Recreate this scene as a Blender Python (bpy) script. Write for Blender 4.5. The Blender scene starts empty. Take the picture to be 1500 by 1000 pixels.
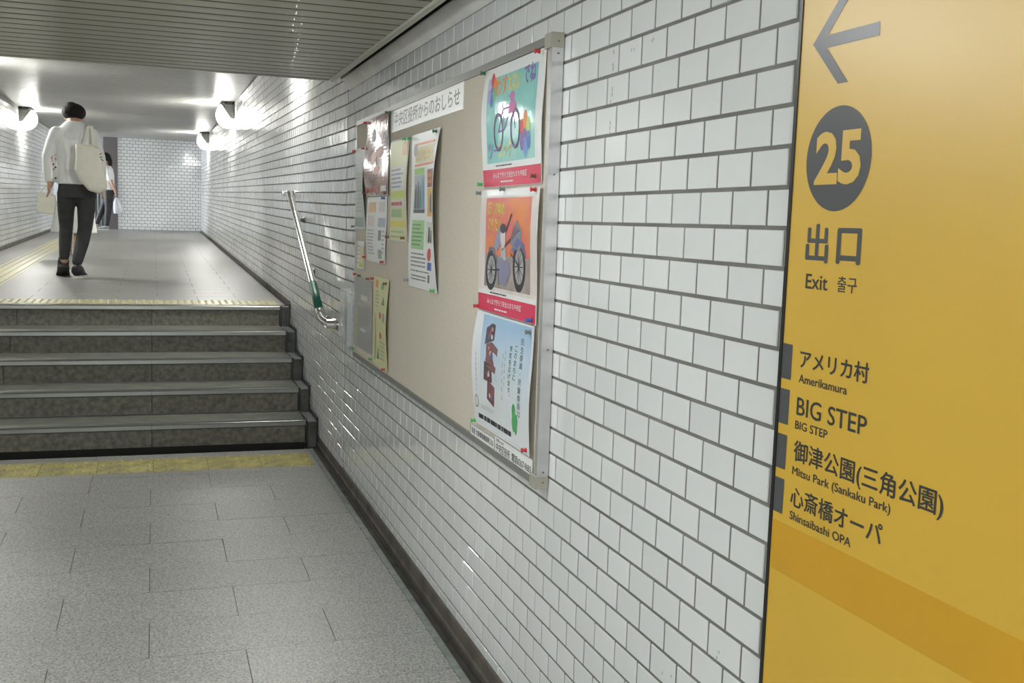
import bpy, math, random
from mathutils import Vector, Matrix, noise
random.seed(7)
S = bpy.context.scene
COL = S.collection

# ------------------------------------------------------------------ camera
CX, CZ = -0.98664, 1.42
cam_d = bpy.data.cameras.new('camera')
cam_d.sensor_width = 36.0
cam_d.lens = 1540.0 / 1500.0 * 36.0
cam_d.clip_start = 0.02
cam = bpy.data.objects.new('camera', cam_d)
COL.objects.link(cam)
Rr = Vector((0.9465811, -0.3207951, 0.0327833))
Uu = Vector((0.0046051, 0.1151019, 0.9933430))
Ff = Vector((0.3224330, 0.9401287, -0.1104306))
m = Matrix.Identity(4)
for i in range(3):
    m[i][0], m[i][1], m[i][2] = Rr[i], Uu[i], -Ff[i]
m.translation = Vector((CX, 0.0, CZ))
cam.matrix_world = m
S.camera = cam
# ------------------------------------------------------------------ world, exposure
w = bpy.data.worlds.new('world')
S.world = w
w.use_nodes = True
w.node_tree.nodes['Background'].inputs[0].default_value = (0.75, 0.8, 0.85, 1)
w.node_tree.nodes['Background'].inputs[1].default_value = 0.25
S.view_settings.view_transform = 'Standard'
S.view_settings.look = 'None'
S.view_settings.exposure = 0.0
S.view_settings.gamma = 1.0
S.view_settings.use_curve_mapping = False
# lamp strengths
TUBE = 72.0          # diffusers of the corner lamps in the upper corridor
PANEL = 19.0         # unseen ceiling lamps over the camera side of the passage

# ------------------------------------------------------------------ materials
def mat(name, col, rough=0.5, metal=0.0, spec=0.5, coat=0.0, noise_amt=0.0, scale=40.0, bump=0.0,
        bump_scale=None, col2=None, rand=0.0, aniso=0.0, emit=None, estr=0.0, alpha=None, trans=0.0, detail=4.0):
    mm = bpy.data.materials.new(name)
    mm.use_nodes = True
    nt = mm.node_tree
    b = nt.nodes['Principled BSDF']
    b.inputs['Base Color'].default_value = (*col, 1)
    b.inputs['Roughness'].default_value = rough
    b.inputs['Metallic'].default_value = metal
    b.inputs['Specular IOR Level'].default_value = spec
    b.inputs['Coat Weight'].default_value = coat
    b.inputs['Anisotropic'].default_value = aniso
    b.inputs['Transmission Weight'].default_value = trans
    if emit:
        b.inputs['Emission Color'].default_value = (*emit, 1)
        b.inputs['Emission Strength'].default_value = estr
    if alpha is not None:
        b.inputs['Alpha'].default_value = alpha
    tc = nt.nodes.new('ShaderNodeTexCoord')
    last = None
    if noise_amt > 0 or col2:
        n = nt.nodes.new('ShaderNodeTexNoise')
        n.inputs['Scale'].default_value = scale
        n.inputs['Detail'].default_value = detail
        nt.links.new(tc.outputs['Object'], n.inputs['Vector'])
        r = nt.nodes.new('ShaderNodeMapRange')
        r.inputs['From Min'].default_value = 0.32
        r.inputs['From Max'].default_value = 0.68
        nt.links.new(n.outputs['Fac'], r.inputs['Value'])
        mx = nt.nodes.new('ShaderNodeMix')
        mx.data_type = 'RGBA'
        c2 = col2 if col2 else tuple(max(0, c * (1 - noise_amt)) for c in col)
        mx.inputs['A'].default_value = (*c2, 1)
        mx.inputs['B'].default_value = (*col, 1)
        nt.links.new(r.outputs['Result'], mx.inputs['Factor'])
        last = mx.outputs['Result']
    if rand > 0:
        oi = nt.nodes.new('ShaderNodeObjectInfo')
        rr = nt.nodes.new('ShaderNodeMapRange')
        rr.inputs['To Min'].default_value = 1 - rand
        rr.inputs['To Max'].default_value = 1 + rand * 0.4
        nt.links.new(oi.outputs['Random'], rr.inputs['Value'])
        h = nt.nodes.new('ShaderNodeHueSaturation')
        nt.links.new(rr.outputs['Result'], h.inputs['Value'])
        if last is not None:
            nt.links.new(last, h.inputs['Color'])
        else:
            h.inputs['Color'].default_value = (*col, 1)
        last = h.outputs['Color']
    if last is not None:
        nt.links.new(last, b.inputs['Base Color'])
    if bump > 0:
        n2 = nt.nodes.new('ShaderNodeTexNoise')
        n2.inputs['Scale'].default_value = bump_scale or scale
        n2.inputs['Detail'].default_value = 3
        nt.links.new(tc.outputs['Object'], n2.inputs['Vector'])
        bp = nt.nodes.new('ShaderNodeBump')
        bp.inputs['Strength'].default_value = bump
        bp.inputs['Distance'].default_value = 0.01
        nt.links.new(n2.outputs['Fac'], bp.inputs['Height'])
        nt.links.new(bp.outputs['Normal'], b.inputs['Normal'])
    return mm

def granite(name, c1, c2, rough, rand=0.05, fine=320.0):
    mm = mat(name, c1, rough=rough, noise_amt=0.1, scale=fine, col2=c2, rand=rand, bump=0.05, bump_scale=60, detail=2)
    return mm

M = {}
M['tile'] = mat('glazed_white_tile', (0.80, 0.82, 0.82), rough=0.07, spec=0.55, noise_amt=0.04, scale=3.0, bump=0.02, bump_scale=9, rand=0.04)
M['tile_far'] = mat('glazed_pale_grey_tile', (0.84, 0.85, 0.85), rough=0.13, spec=0.55, noise_amt=0.10, scale=2.0, bump=0.03, bump_scale=7)
M['grout'] = mat('grey_grout', (0.23, 0.225, 0.21), rough=0.9, noise_amt=0.35, scale=6)
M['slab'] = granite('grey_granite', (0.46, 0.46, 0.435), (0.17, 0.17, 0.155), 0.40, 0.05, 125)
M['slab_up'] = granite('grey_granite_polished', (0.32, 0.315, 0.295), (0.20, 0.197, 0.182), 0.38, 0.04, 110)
M['joint'] = mat('floor_joint', (0.13, 0.13, 0.12), rough=0.9)
M['edging'] = mat('grey_green_edging', (0.27, 0.30, 0.28), rough=0.5, noise_amt=0.4, scale=20)
M['gutter'] = mat('dirty_gutter', (0.085, 0.072, 0.058), rough=0.75, noise_amt=0.6, scale=9, bump=0.2)
M['cove'] = mat('stained_base_mortar', (0.15, 0.13, 0.11), rough=0.8, noise_amt=0.45, scale=8)
M['dark'] = mat('black_recess', (0.012, 0.012, 0.011), rough=0.8)
M['riser'] = mat('grimy_riser_stone', (0.24, 0.23, 0.185), rough=0.7, noise_amt=0.52, scale=34, bump=0.15, bump_scale=60, rand=0.1, detail=9)
M['tread'] = mat('worn_grey_tread', (0.19, 0.195, 0.17), rough=0.45, noise_amt=0.3, scale=9)
M['nosing'] = mat('steel_nosing', (0.20, 0.205, 0.19), rough=0.28, metal=0.6, noise_amt=0.10, scale=8)
M['endblock'] = mat('dark_end_block', (0.12, 0.117, 0.105), rough=0.6, noise_amt=0.6, scale=12)
M['endtop'] = mat('grey_block_top', (0.22, 0.23, 0.225), rough=0.5, noise_amt=0.3, scale=12)
M['tactile'] = mat('yellow_tactile', (0.62, 0.54, 0.20), rough=0.18, noise_amt=0.28, scale=14, col2=(0.36, 0.33, 0.15))
M['tactile_up'] = mat('worn_yellow_tactile', (0.47, 0.43, 0.25), rough=0.36, noise_amt=0.28, scale=5, col2=(0.42, 0.39, 0.24))
M['ceil'] = mat('beige_metal_slat', (0.43, 0.42, 0.345), rough=0.36, spec=0.5, coat=0.2, noise_amt=0.12, scale=1.3)
M['ceil_up'] = mat('grey_metal_slat', (0.35, 0.345, 0.325), rough=0.33, spec=0.38, coat=0.0, noise_amt=0.14, scale=0.8)
M['ceil_gap'] = mat('slat_gap', (0.10, 0.095, 0.07), rough=0.8)
M['trim'] = mat('pale_edge_trim', (0.60, 0.61, 0.52), rough=0.4)
M['plaster'] = mat('grey_plaster_cove', (0.84, 0.83, 0.79), rough=0.75, noise_amt=0.18, scale=4)
M['alu'] = mat('brushed_aluminium', (0.60, 0.60, 0.60), rough=0.38, metal=0.6, noise_amt=0.14, scale=18)
M['alu_dark'] = mat('dull_aluminium_rail', (0.33, 0.33, 0.31), rough=0.45, metal=0.5)
M['cap'] = mat('beige_plastic_cap', (0.40, 0.39, 0.32), rough=0.5)
M['felt'] = mat('beige_board_felt', (0.68, 0.62, 0.52), rough=0.95, noise_amt=0.10, scale=160)
M['paper'] = mat('white_paper', (0.88, 0.89, 0.88), rough=0.35, bump=0.12, bump_scale=3.5)
M['film'] = mat('glossy_film_paper', (0.86, 0.88, 0.88), rough=0.06, coat=0.0, bump=0.10, bump_scale=5)
M['chrome'] = mat('polished_steel', (0.78, 0.78, 0.76), rough=0.10, metal=1.0)
M['steel_dk'] = mat('dark_steel', (0.16, 0.16, 0.15), rough=0.35, metal=0.7)
M['green'] = mat('green_grip_tape', (0.012, 0.13, 0.085), rough=0.45)
M['yellow'] = mat('yellow_sign_panel', (0.74, 0.46, 0.042), rough=0.38, spec=0.85, noise_amt=0.05, scale=4)
M['orange_film'] = mat('orange_sign_strip', (0.68, 0.37, 0.022), rough=0.30, noise_amt=0.06, scale=5)
M['ink'] = mat('dark_sign_ink', (0.045, 0.048, 0.045), rough=0.35)
M['ink_soft'] = mat('slate_sign_ink', (0.085, 0.09, 0.092), rough=0.32)
M['black'] = mat('black_frame', (0.012, 0.012, 0.012), rough=0.35)
M['lamp'] = mat('opal_lamp_diffuser', (0.9, 0.9, 0.9), rough=0.4, emit=(1.0, 1.0, 0.95), estr=TUBE)
M['panel_lamp'] = mat('ceiling_lamp_diffuser', (0.9, 0.9, 0.9), rough=0.4, emit=(0.97, 1.0, 1.0), estr=PANEL)
M['housing'] = mat('grey_lamp_housing', (0.12, 0.12, 0.11), rough=0.5)
M['jamb'] = mat('purple_grey_jamb', (0.15, 0.13, 0.135), rough=0.5)
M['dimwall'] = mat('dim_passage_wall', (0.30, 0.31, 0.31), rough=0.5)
def ink(c, name=None, rough=0.4):
    key = 'ink_%02d%02d%02d' % tuple(int(99 * x) for x in c)
    if key not in M:
        M[key] = mat(name or key.replace('ink_', 'print_'), c, rough=rough)
    return M[key]

# ------------------------------------------------------------------ mesh helpers
class MB:
    def __init__(s): s.v, s.f = [], []
    def add(s, vs, fs):
        k = len(s.v)
        s.v += [tuple(p) for p in vs]
        s.f += [tuple(i + k for i in q) for q in fs]
        return s
    def box(s, x0, x1, y0, y1, z0, z1, c=0.0):
        if c <= 0:
            vs = [(x, y, z) for z in (z0, z1) for y in (y0, y1) for x in (x0, x1)]
            fs = [(0, 2, 3, 1), (4, 5, 7, 6), (0, 1, 5, 4), (1, 3, 7, 5), (3, 2, 6, 7), (2, 0, 4, 6)]
            return s.add(vs, fs)
        def ring(z, d):
            return [(x0 + d, y0 + d, z), (x1 - d, y0 + d, z), (x1 - d, y1 - d, z), (x0 + d, y1 - d, z)]
        vs = ring(z0, 0) + ring(z1 - c, 0) + ring(z1, c)
        fs = [(3, 2, 1, 0), (8, 9, 10, 11)]
        for a in (0, 4):
            for i in range(4):
                j = (i + 1) % 4
                fs.append((a + i, a + j, a + 4 + j, a + 4 + i))
        return s.add(vs, fs)
    def hexa(s, p):  # 8 points: bottom 4 ccw, top 4 ccw
        return s.add(p, [(3, 2, 1, 0), (4, 5, 6, 7), (0, 1, 5, 4), (1, 2, 6, 5), (2, 3, 7, 6), (3, 0, 4, 7)])
    def prism(s, prof, axis, a0, a1):
        # prof: list of 2d points (closed); axis 'x'|'y'; extruded from a0 to a1
        n = len(prof)
        def P(q, a):
            return (a, q[0], q[1]) if axis == 'x' else ((q[0], a, q[1]) if axis == 'y' else (q[0], q[1], a))
        vs = [P(q, a0) for q in prof] + [P(q, a1) for q in prof]
        fs = [tuple(range(n))[::-1], tuple(range(n, 2 * n))]
        for i in range(n):
            j = (i + 1) % n
            fs.append((i, j, n + j, n + i))
        return s.add(vs, fs)
    def tube(s, pts, r, n=14, caps=True):
        pts = [Vector(p) for p in pts]
        rs = r if isinstance(r, (list, tuple)) else [r] * len(pts)
        k = len(s.v)
        a = None
        for i, p in enumerate(pts):
            d = (pts[min(i + 1, len(pts) - 1)] - pts[max(i - 1, 0)]).normalized()
            if a is None:
                a = d.cross(Vector((0, 0, 1)))
                if a.length < 0.3: a = d.cross(Vector((1, 0, 0)))
            a = a - d * a.dot(d)
            a.normalize(); b = a.cross(d)
            for j in range(n):
                t = 2 * math.pi * j / n
                s.v.append(tuple(p + (a * math.cos(t) + b * math.sin(t)) * rs[i]))
        for i in range(len(pts) - 1):
            for j in range(n):
                q = (j + 1) % n
                s.f.append((k + i * n + j, k + i * n + q, k + (i + 1) * n + q, k + (i + 1) * n + j))
        if caps:
            s.f.append(tuple(k + j for j in range(n))[::-1])
            s.f.append(tuple(k + (len(pts) - 1) * n + j for j in range(n)))
        return s
    def rings(s, R, n=16, caps=True):
        # R: list of (centre, rx, ry, axis_x, axis_y) ellipses
        k = len(s.v)
        for c, rx, ry, ax, ay in R:
            for j in range(n):
                t = 2 * math.pi * j / n
                s.v.append(tuple(Vector(c) + Vector(ax) * (rx * math.cos(t)) + Vector(ay) * (ry * math.sin(t))))
        for i in range(len(R) - 1):
            for j in range(n):
                q = (j + 1) % n
                s.f.append((k + i * n + j, k + i * n + q, k + (i + 1) * n + q, k + (i + 1) * n + j))
        if caps:
            s.f.append(tuple(k + j for j in range(n))[::-1])
            s.f.append(tuple(k + (len(R) - 1) * n + j for j in range(n)))
        return s
    def sphere(s, c, rx, ry, rz, n=14, mrings=9):
        R = []
        for i in range(mrings + 1):
            t = -math.pi / 2 + math.pi * i / mrings
            e = max(math.cos(t), 0.02)
            R.append(((c[0], c[1], c[2] + rz * math.sin(t)), rx * e, ry * e, (1, 0, 0), (0, 1, 0)))
        return s.rings(R, n)
    def mesh(s, name, mt, smooth=False):
        me = bpy.data.meshes.new(name)
        me.from_pydata(s.v, [], s.f)
        me.materials.append(mt)
        if smooth:
            me.polygons.foreach_set('use_smooth', [True] * len(me.polygons))
        me.update()
        return me
    def build(s, name, mt, parent=None, smooth=False):
        return link(name, s.mesh(name, mt, smooth), parent)

def fix_normals(me):
    import bmesh
    bm = bmesh.new(); bm.from_mesh(me)
    bmesh.ops.recalc_face_normals(bm, faces=bm.faces)
    bm.to_mesh(me); bm.free()

def link(name, me, parent=None):
    o = bpy.data.objects.new(name, me)
    COL.objects.link(o)
    if parent is not None:
        o.parent = parent
        o.matrix_parent_inverse = parent.matrix_basis.inverted()
    return o

def tag(o, label=None, cat=None, group=None, kind=None):
    if label: o['label'] = label
    if cat: o['category'] = cat
    if group: o['group'] = group
    if kind: o['kind'] = kind
    return o

def empty(name, loc, label=None, cat=None, group=None, kind=None):
    o = bpy.data.objects.new(name, None)
    o.empty_display_size = 0.1
    o.location = loc
    COL.objects.link(o)
    return tag(o, label, cat, group, kind)

def structure(o): o['kind'] = 'structure'; return o
def stuff(o): o['kind'] = 'stuff'; return o

# ------------------------------------------------------------------ geometry constants
WL = -2.83                    # left wall
YB = 5.75                     # where the courses start to climb
RS = 0.0185                   # slope of the upper corridor
YT = 8.08                     # top nosing
YF = 24.0                     # far wall
W, P = 0.116, 0.066819        # tile module
Z0, Y0 = 1.7628, 2.4325       # tile grid origin
def floor_z(y): return 0.0 if y < 6.5 else 0.75 + RS * (y - YT)
def ceil_z(y): return 2.75 + 0.012 * (y - 5.5)
def dz(y): return max(0.0, RS * (y - YB))

# ------------------------------------------------------------------ right wall
GV, GH = 0.0076, 0.0072       # joint widths
TD = 0.0026
def tile_mesh(dy, dzz):
    b = MB()
    e = 0.0012
    ya, yb, za, zb = -dy / 2, dy / 2, -dzz / 2, dzz / 2
    vs = [(0, ya, za), (0, yb, za), (0, yb, zb), (0, ya, zb),
          (-TD + e, ya, za), (-TD + e, yb, za), (-TD + e, yb, zb), (-TD + e, ya, zb),
          (-TD, ya + e, za + e), (-TD, yb - e, za + e), (-TD, yb - e, zb - e), (-TD, ya + e, zb - e)]
    fs = [(8, 11, 10, 9)]
    for a in (0, 4):
        for i in range(4):
            j = (i + 1) % 4
            fs.append((a + i, a + 4 + i, a + 4 + j, a + j))
    b.add(vs, fs)
    return b
def tile_quad(b, xf, y0, y1, z00, z01, z10, z11, sgn=-1, tilt=0.0):
    # tile slab with sheared ends: z00/z01 bottom/top at y0, z10/z11 at y1 ; front face offset with a little tilt
    e = 0.0012
    t0, t1 = random.uniform(-tilt, tilt), random.uniform(-tilt, tilt)
    f = lambda a: xf + sgn * (TD + a)
    vs = [(xf, y0, z00), (xf, y1, z10), (xf, y1, z11), (xf, y0, z01),
          (f(t0), y0 + e, z00 + e), (f(t1), y1 - e, z10 + e), (f(t1 + t0 * .5), y1 - e, z11 - e), (f(t0 + t0 * .5), y0 + e, z01 - e)]
    if sgn < 0:
        fs = [(4, 7, 6, 5), (0, 4, 5, 1), (1, 5, 6, 2), (2, 6, 7, 3), (3, 7, 4, 0)]
    else:
        fs = [(5, 6, 7, 4), (1, 5, 4, 0), (2, 6, 5, 1), (3, 7, 6, 2), (0, 4, 7, 3)]
    b.add(vs, fs)

wall_r = structure(MB().box(0, 0.18, -4.0, 5.70, -0.06, 2.097).build('wall_right', M['grout']))
full = tile_mesh(W - GV, P - GH).mesh('tile', M['tile'])
cand = []
for k in range(-5, 26):
    zt, zb = Z0 - k * P, Z0 - (k + 1) * P
    off = 0.0 if k % 2 else 0.5
    n = -29
    while True:
        ya = Y0 - (n + 1 + off) * W
        yb_ = ya + W
        if yb_ < -0.9: break
        n += 1
        if ya > 5.70: continue
        cand.append((max(ya, -0.9), min(yb_, 5.70), zb, zt, k))
def tile_key(c):
    y = (c[0] + c[1]) / 2
    return y
SIGN_Y, BOARD = 1.478, (2.50, 5.30, 0.72, 1.905)
vis, rest = [], []
for c in cand:
    y0_, y1_, zb, zt, k = c
    yc, zc = (y0_ + y1_) / 2, (zb + zt) / 2
    hidden = BOARD[0] < y0_ and y1_ < BOARD[1] and BOARD[2] + .03 < zb and zt < BOARD[3] - .03
    if hidden: continue
    # inside the frame and in front of the sign edge
    v = Vector((0 - CX, yc, zc - CZ))
    d = v.dot(Ff)
    px, py = 750 + 1540 * v.dot(Rr) / d, 500 - 1540 * v.dot(Uu) / d
    full_tile = (y1_ - y0_) > W - 1e-4 and k < 25
    if full_tile and y0_ > SIGN_Y - 0.07 and -10 < py < 1010 and px < 1170:
        vis.append((d, c))
    else:
        rest.append(c)
vis.sort(key=lambda q: q[0])
rest += [c for _, c in vis[300:]]
for i, (_, c) in enumerate(vis[:300]):
    o = link('tile', full, wall_r)
    o.location = (0, (c[0] + c[1]) / 2, (c[2] + c[3]) / 2)
    o.rotation_euler = (random.uniform(-.002, .002), random.uniform(-.004, .004), random.uniform(-.006, .006))
b = MB()
for y0_, y1_, zb, zt, k in rest:
    zb2 = zb if k < 25 else 0.055
    if y1_ - y0_ < 0.02: continue
    tile_quad(b, 0, y0_ + GV / 2, y1_ - GV / 2, zb2 + GH / 2, zt - GH / 2, zb2 + GH / 2, zt - GH / 2, tilt=0.00045)
stuff(b.build('tile_field', M['tile'], wall_r))
# far part of the right wall: courses climb with the ramp
wall_ru = structure(MB().hexa([(0, 5.70, -.06), (0.18, 5.70, -.06), (0.18, YF + .3, -.06), (0, YF + .3, -.06),
                               (0, 5.70, ceil_z(5.7) + .05), (0.18, 5.70, ceil_z(5.7) + .05), (0.18, YF + .3, ceil_z(YF) + .1), (0, YF + .3, ceil_z(YF) + .1)]).build('wall_right_upper', M['grout']))
b = MB()
for k in range(-22, 27):
    off = 0.0 if k % 2 else 0.5
    y = Y0 + (math.floor((5.70 - Y0) / W) + (0 if off == 0 else -.5)) * W
    while y < YF:
        a, c = max(y, 5.70) + GV / 2, min(y + W, YF) - GV / 2
        y += W
        if c - a < 0.02: continue
        zb, zt = Z0 - (k + 1) * P + GH / 2, Z0 - k * P - GH / 2
        if a > 5.9 and zt + dz(a) < floor_z(a) - .75 * (a < YT) - 0.0: continue
        if zt + dz(a) > ceil_z(a): continue
        if zb + dz(a) < (-0.02 if a < 6.6 else -0.05): continue
        tile_quad(b, 0, a, c, zb + dz(a), zt + dz(a), zb + dz(c), zt + dz(c), tilt=0.0006)
stuff(b.build('tile_field', M['tile_far'], wall_ru))

# base strip, gutter and edging along the near right wall
bb = structure(MB().prism([(0.0, 0.055), (-0.006, 0.050), (-0.007, 0.010), (-0.012, 0.002), (-0.012, -0.05), (0.02, -0.05)], 'y', -4.0, 6.62).build('baseboard_right', M['cove']))
gt = structure(MB().box(-0.06, -0.012, -4.0, 6.62, -0.06, -0.022).build('trim_1', M['gutter']))
MB().box(-0.020, -0.016, -4.0, 6.62, -0.022, -0.012).build('groove_lip', M['steel_dk'], gt)
eg = structure(MB().box(-0.084, -0.058, -4.0, 6.45, -0.05, 0.001).build('trim_2', M['edging']))

# ------------------------------------------------------------------ lower floor
fl = structure(MB().box(WL, -0.084, -4.0, 6.447, -0.12, -0.006).build('floor', M['joint']))
def slab_obj(x0, x1, y0, y1, z0, z1, mt, parent, zs=0.0):
    b = MB()
    g = 0.0009
    c = 0.0006
    lx, ly = x1 - x0 - 2 * g, y1 - y0 - 2 * g
    b.box(-lx / 2, lx / 2, -ly / 2, ly / 2, 0, z1 - z0, c)
    o = b.build('slab', mt, parent)
    o.location = ((x0 + x1) / 2, (y0 + y1) / 2, z0)
    return o
rows = [3.108, 3.425, 3.735, 4.045, 4.348, 4.67, 4.975, 5.282, 5.592, 5.90]
yy = list(rows)
while yy[0] > -0.2: yy.insert(0, yy[0] - 0.311)
b = MB()
for i in range(len(yy) - 1):
    a = 0.705 if (len(yy) - 1 - i) % 2 == 0 else 1.005
    # joint offset: row 4.67-4.975 has joints at -0.407, -1.006
    r = (yy.index(4.67) - i) % 2
    x = -0.406 if r == 0 else -0.704
    xs = [-0.084]
    while x > WL + .02:
        if x < -0.1: xs.append(x)
        x -= 0.60
    if xs[-1] - WL > 0.02: xs.append(WL)
    for j in range(len(xs) - 1):
        slab_obj(xs[j + 1], xs[j], yy[i], yy[i + 1], -0.03, random.uniform(-.0006, .0006), M['slab'], fl)
b.box(WL, -0.084, -4, yy[0], -0.03, -0.001)
b.build('slab_field', M['slab'], fl)
# border slab row before and behind the tactile strip
for (x0, x1) in ((-0.70, -0.084), (-1.30, -0.70), (-1.90, -1.30), (-2.50, -1.90), (WL, -2.50)):
    slab_obj(x0, x1, 5.90, 6.005, -0.03, 0, M['slab'], fl)
    slab_obj(x0, x1, 6.325, 6.447, -0.03, 0, M['slab'], fl)
slab_obj(-0.108, -0.084, 6.005, 6.325, -0.03, 0, M['slab'], fl)

# tactile strips -----------------------------------------------------
def blister(b, x, y, z, r=0.0135, h=0.0075):
    n = 8
    vs = []
    for rr, hh in ((r, 0), (r * .82, h * .55), (r * .35, h)):
        vs += [(x + rr * math.cos(2 * math.pi * i / n), y + rr * math.sin(2 * math.pi * i / n), z + hh) for i in range(n)]
    fs = [tuple(range(16, 24))]
    for a in (0, 8):
        for i in range(n):
            j = (i + 1) % n
            fs.append((a + i, a + j, a + 8 + j, a + 8 + i))
    b.add(vs, fs)
def blister_tile(w_, d_, mt):
    b = MB()
    b.box(-w_ / 2 + .001, w_ / 2 - .001, -d_ / 2, d_ / 2, 0, 0.031, 0.001)
    for i in range(6):
        for j in range(3):
            blister(b, -w_ / 2 + w_ * (i + .5) / 6, -d_ / 2 + d_ * (j + (.27 if i % 2 else .73)) / 3, 0.031)
    me = b.mesh('tactile_tile', mt, False)
    for p_ in me.polygons:
        if p_.index >= 10: p_.use_smooth = True
    return me
tac = empty('tactile_strip', (-1.4, 6.165, 0), 'dull yellow blister tactile strip across the floor at the foot of the steps', 'tactile paving')
tm = blister_tile(0.295, 0.32, M['tactile'])
x = -0.108
while x > WL:
    o = link('tactile_tile', tm, tac)
    o.location = (x - 0.1475, 6.165, -0.03)
    o.matrix_parent_inverse = tac.matrix_basis.inverted()
    x -= 0.295
    if x - 0.295 < WL - .08: break

# ------------------------------------------------------------------ steps
st = empty('steps', (-1.4, 6.62, 0), 'flight of five grimy grey steps with shiny metal nosings', 'stairs')
NY = [6.60 + 0.3675 * i for i in range(5)]          # nosing front lines
NY[-1] = YT
XR = -0.082
SL = WL + .006
MB().box(SL, -0.02, 6.447, 6.66, -0.14, -0.075).build('foot_channel', M['dark'], st)
MB().box(SL, -0.062, 6.447, 6.455, -0.07, -0.002).build('channel_edge', M['edging'], st)
for i in range(5):
    z = 0.15 * (i + 1)
    y0_ = NY[i]
    y1_ = NY[i + 1] if i < 4 else 8.125
    # tread body
    tr = MB().box(SL, XR, y0_ + .02, y1_ + .03, z - 0.15 if i else -0.1, z - 0.012).build('tread_base', M['dark'], st)
    ta = MB()
    ya = y0_ + 0.062
    tops = (ya, y1_ + .012)
    ta.box(SL, XR, tops[0], tops[1], z - 0.012, z - 0.001)
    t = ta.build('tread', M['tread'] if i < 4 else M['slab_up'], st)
    nb = MB()
    # nosing: rounded L profile with grooves
    prof = [(y0_ + .062, z), (y0_ + .05, z), (y0_ + .049, z - .002), (y0_ + .044, z - .002), (y0_ + .043, z + .0005), (y0_ + .034, z + .0005), (y0_ + .033, z - .002), (y0_ + .028, z - .002), (y0_ + .027, z + .0005),
            (y0_ + .010, z + .0005), (y0_ + .004, z - .002), (y0_ + .0, z - .007), (y0_ - .001, z - .03), (y0_ + .004, z - .035), (y0_ + .02, z - .035), (y0_ + .062, z - .012)]
    for (xa, xb) in ((SL, -1.003), (-1.001, XR)):
        nb.prism([(p[0], p[1]) for p in prof[::-1]], 'x', xa, xb)
    nz = nb.build('nosing', M['nosing'], st)
    # riser stones
    xs = [XR, -1.0, -1.9, -2.8] if i != 1 else [XR, -1.0, -1.93, SL]
    if xs[-1] > SL + .01: xs.append(SL)
    for j in range(len(xs) - 1):
        rb = MB()
        x0_, x1_ = xs[j + 1] + .002, xs[j] - .002
        zb = z - 0.15 + (0.0 if i else 0.010)
        rb.hexa([(x0_, y0_ + .012, zb), (x1_, y0_ + .012, zb), (x1_, y0_ + .03, zb), (x0_, y0_ + .03, zb),
                 (x0_, y0_ + .012, z - .037), (x1_, y0_ + .012, z - .037), (x1_, y0_ + .03, z - .037), (x0_, y0_ + .03, z - .037)])
        rb.build('riser_stone', M['riser'], st)
    # end blocks in the slot beside the wall
    eb = MB()
    eb.box(XR + .014, -0.016, y0_ - .006, y1_ + .02, z - .30 if i else -.05, z - .010)
    e = eb.build('end_block', M['endblock'], st)
    MB().box(XR + .012, -0.012, y0_ - .002, y1_ - (0.0 if i < 4 else -.03), z - .010, z - .006).build('block_top', M['endtop'], e)
    MB().box(XR, XR + .012, y0_ - .004, y0_ + .07, z - .15, z + .001).build('end_plate', M['black'], st)
    MB().box(-0.016, -0.0065, y0_ - .012, y1_ - .02, z - .15, z + .018).build('wall_flashing', M['black'], st)

# ------------------------------------------------------------------ upper floor (ramp)
def ramp_box(x0, x1, y0, y1, t, up=0.0):
    a, c = floor_z(y0) + up, floor_z(y1) + up
    return [(x0, y0, a - t), (x1, y0, a - t), (x1, y1, c - t), (x0, y1, c - t), (x0, y0, a), (x1, y0, a), (x1, y1, c), (x0, y1, c)]
flu = structure(MB().hexa(ramp_box(WL, -0.06, 8.10, YF + 3.0, .12, -.004)).build('floor_upper', M['joint']))
def ramp_slab(x0, x1, y0, y1, parent):
    g = .0015
    ym, xm = (y0 + y1) / 2, (x0 + x1) / 2
    b = MB()
    pts = ramp_box(x0 + g, x1 - g, y0 + g, y1 - g, .02)
    zc = floor_z(ym)
    b.hexa([(p[0] - xm, p[1] - ym, p[2] - zc) for p in pts])
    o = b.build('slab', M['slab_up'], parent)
    o.location = (xm, ym, zc)
GX = (-2.50, -2.19)       # guide strip
y = 8.47
row = 0
b = MB()
while y < YF + 2.9:
    y2 = y + 0.311
    x = -0.36 if row % 2 else -0.66
    xs = [-0.06]
    while x > GX[1] + .03:
        xs.append(x); x -= .6
    xs.append(GX[1])
    segs = [(xs[j + 1], xs[j]) for j in range(len(xs) - 1)] + [(WL, GX[0])]
    if y > 22.6: segs.append((GX[0], GX[1]))
    for (xa, xb) in segs:
        if y < 12.5: ramp_slab(xa, xb, y, min(y2, YF + 3), flu)
        else: b.hexa(ramp_box(xa + .0015, xb - .0015, y + .0015, y2 - .0015, .02))
    y = y2; row += 1
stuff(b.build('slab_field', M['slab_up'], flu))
# gutter beside the upper floor
structure(MB().hexa(ramp_box(-0.06, -0.035, 8.17, YF, .05, -.001)).build('trim_3', M['edging']))
structure(MB().hexa(ramp_box(-0.035, -0.008, 8.17, YF, .06, -.03)).build('trim_4', M['gutter']))
structure(MB().hexa(ramp_box(-0.009, 0.0, 8.10, YF, .12, .035)).build('baseboard_right_upper', M['cove']))
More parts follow.
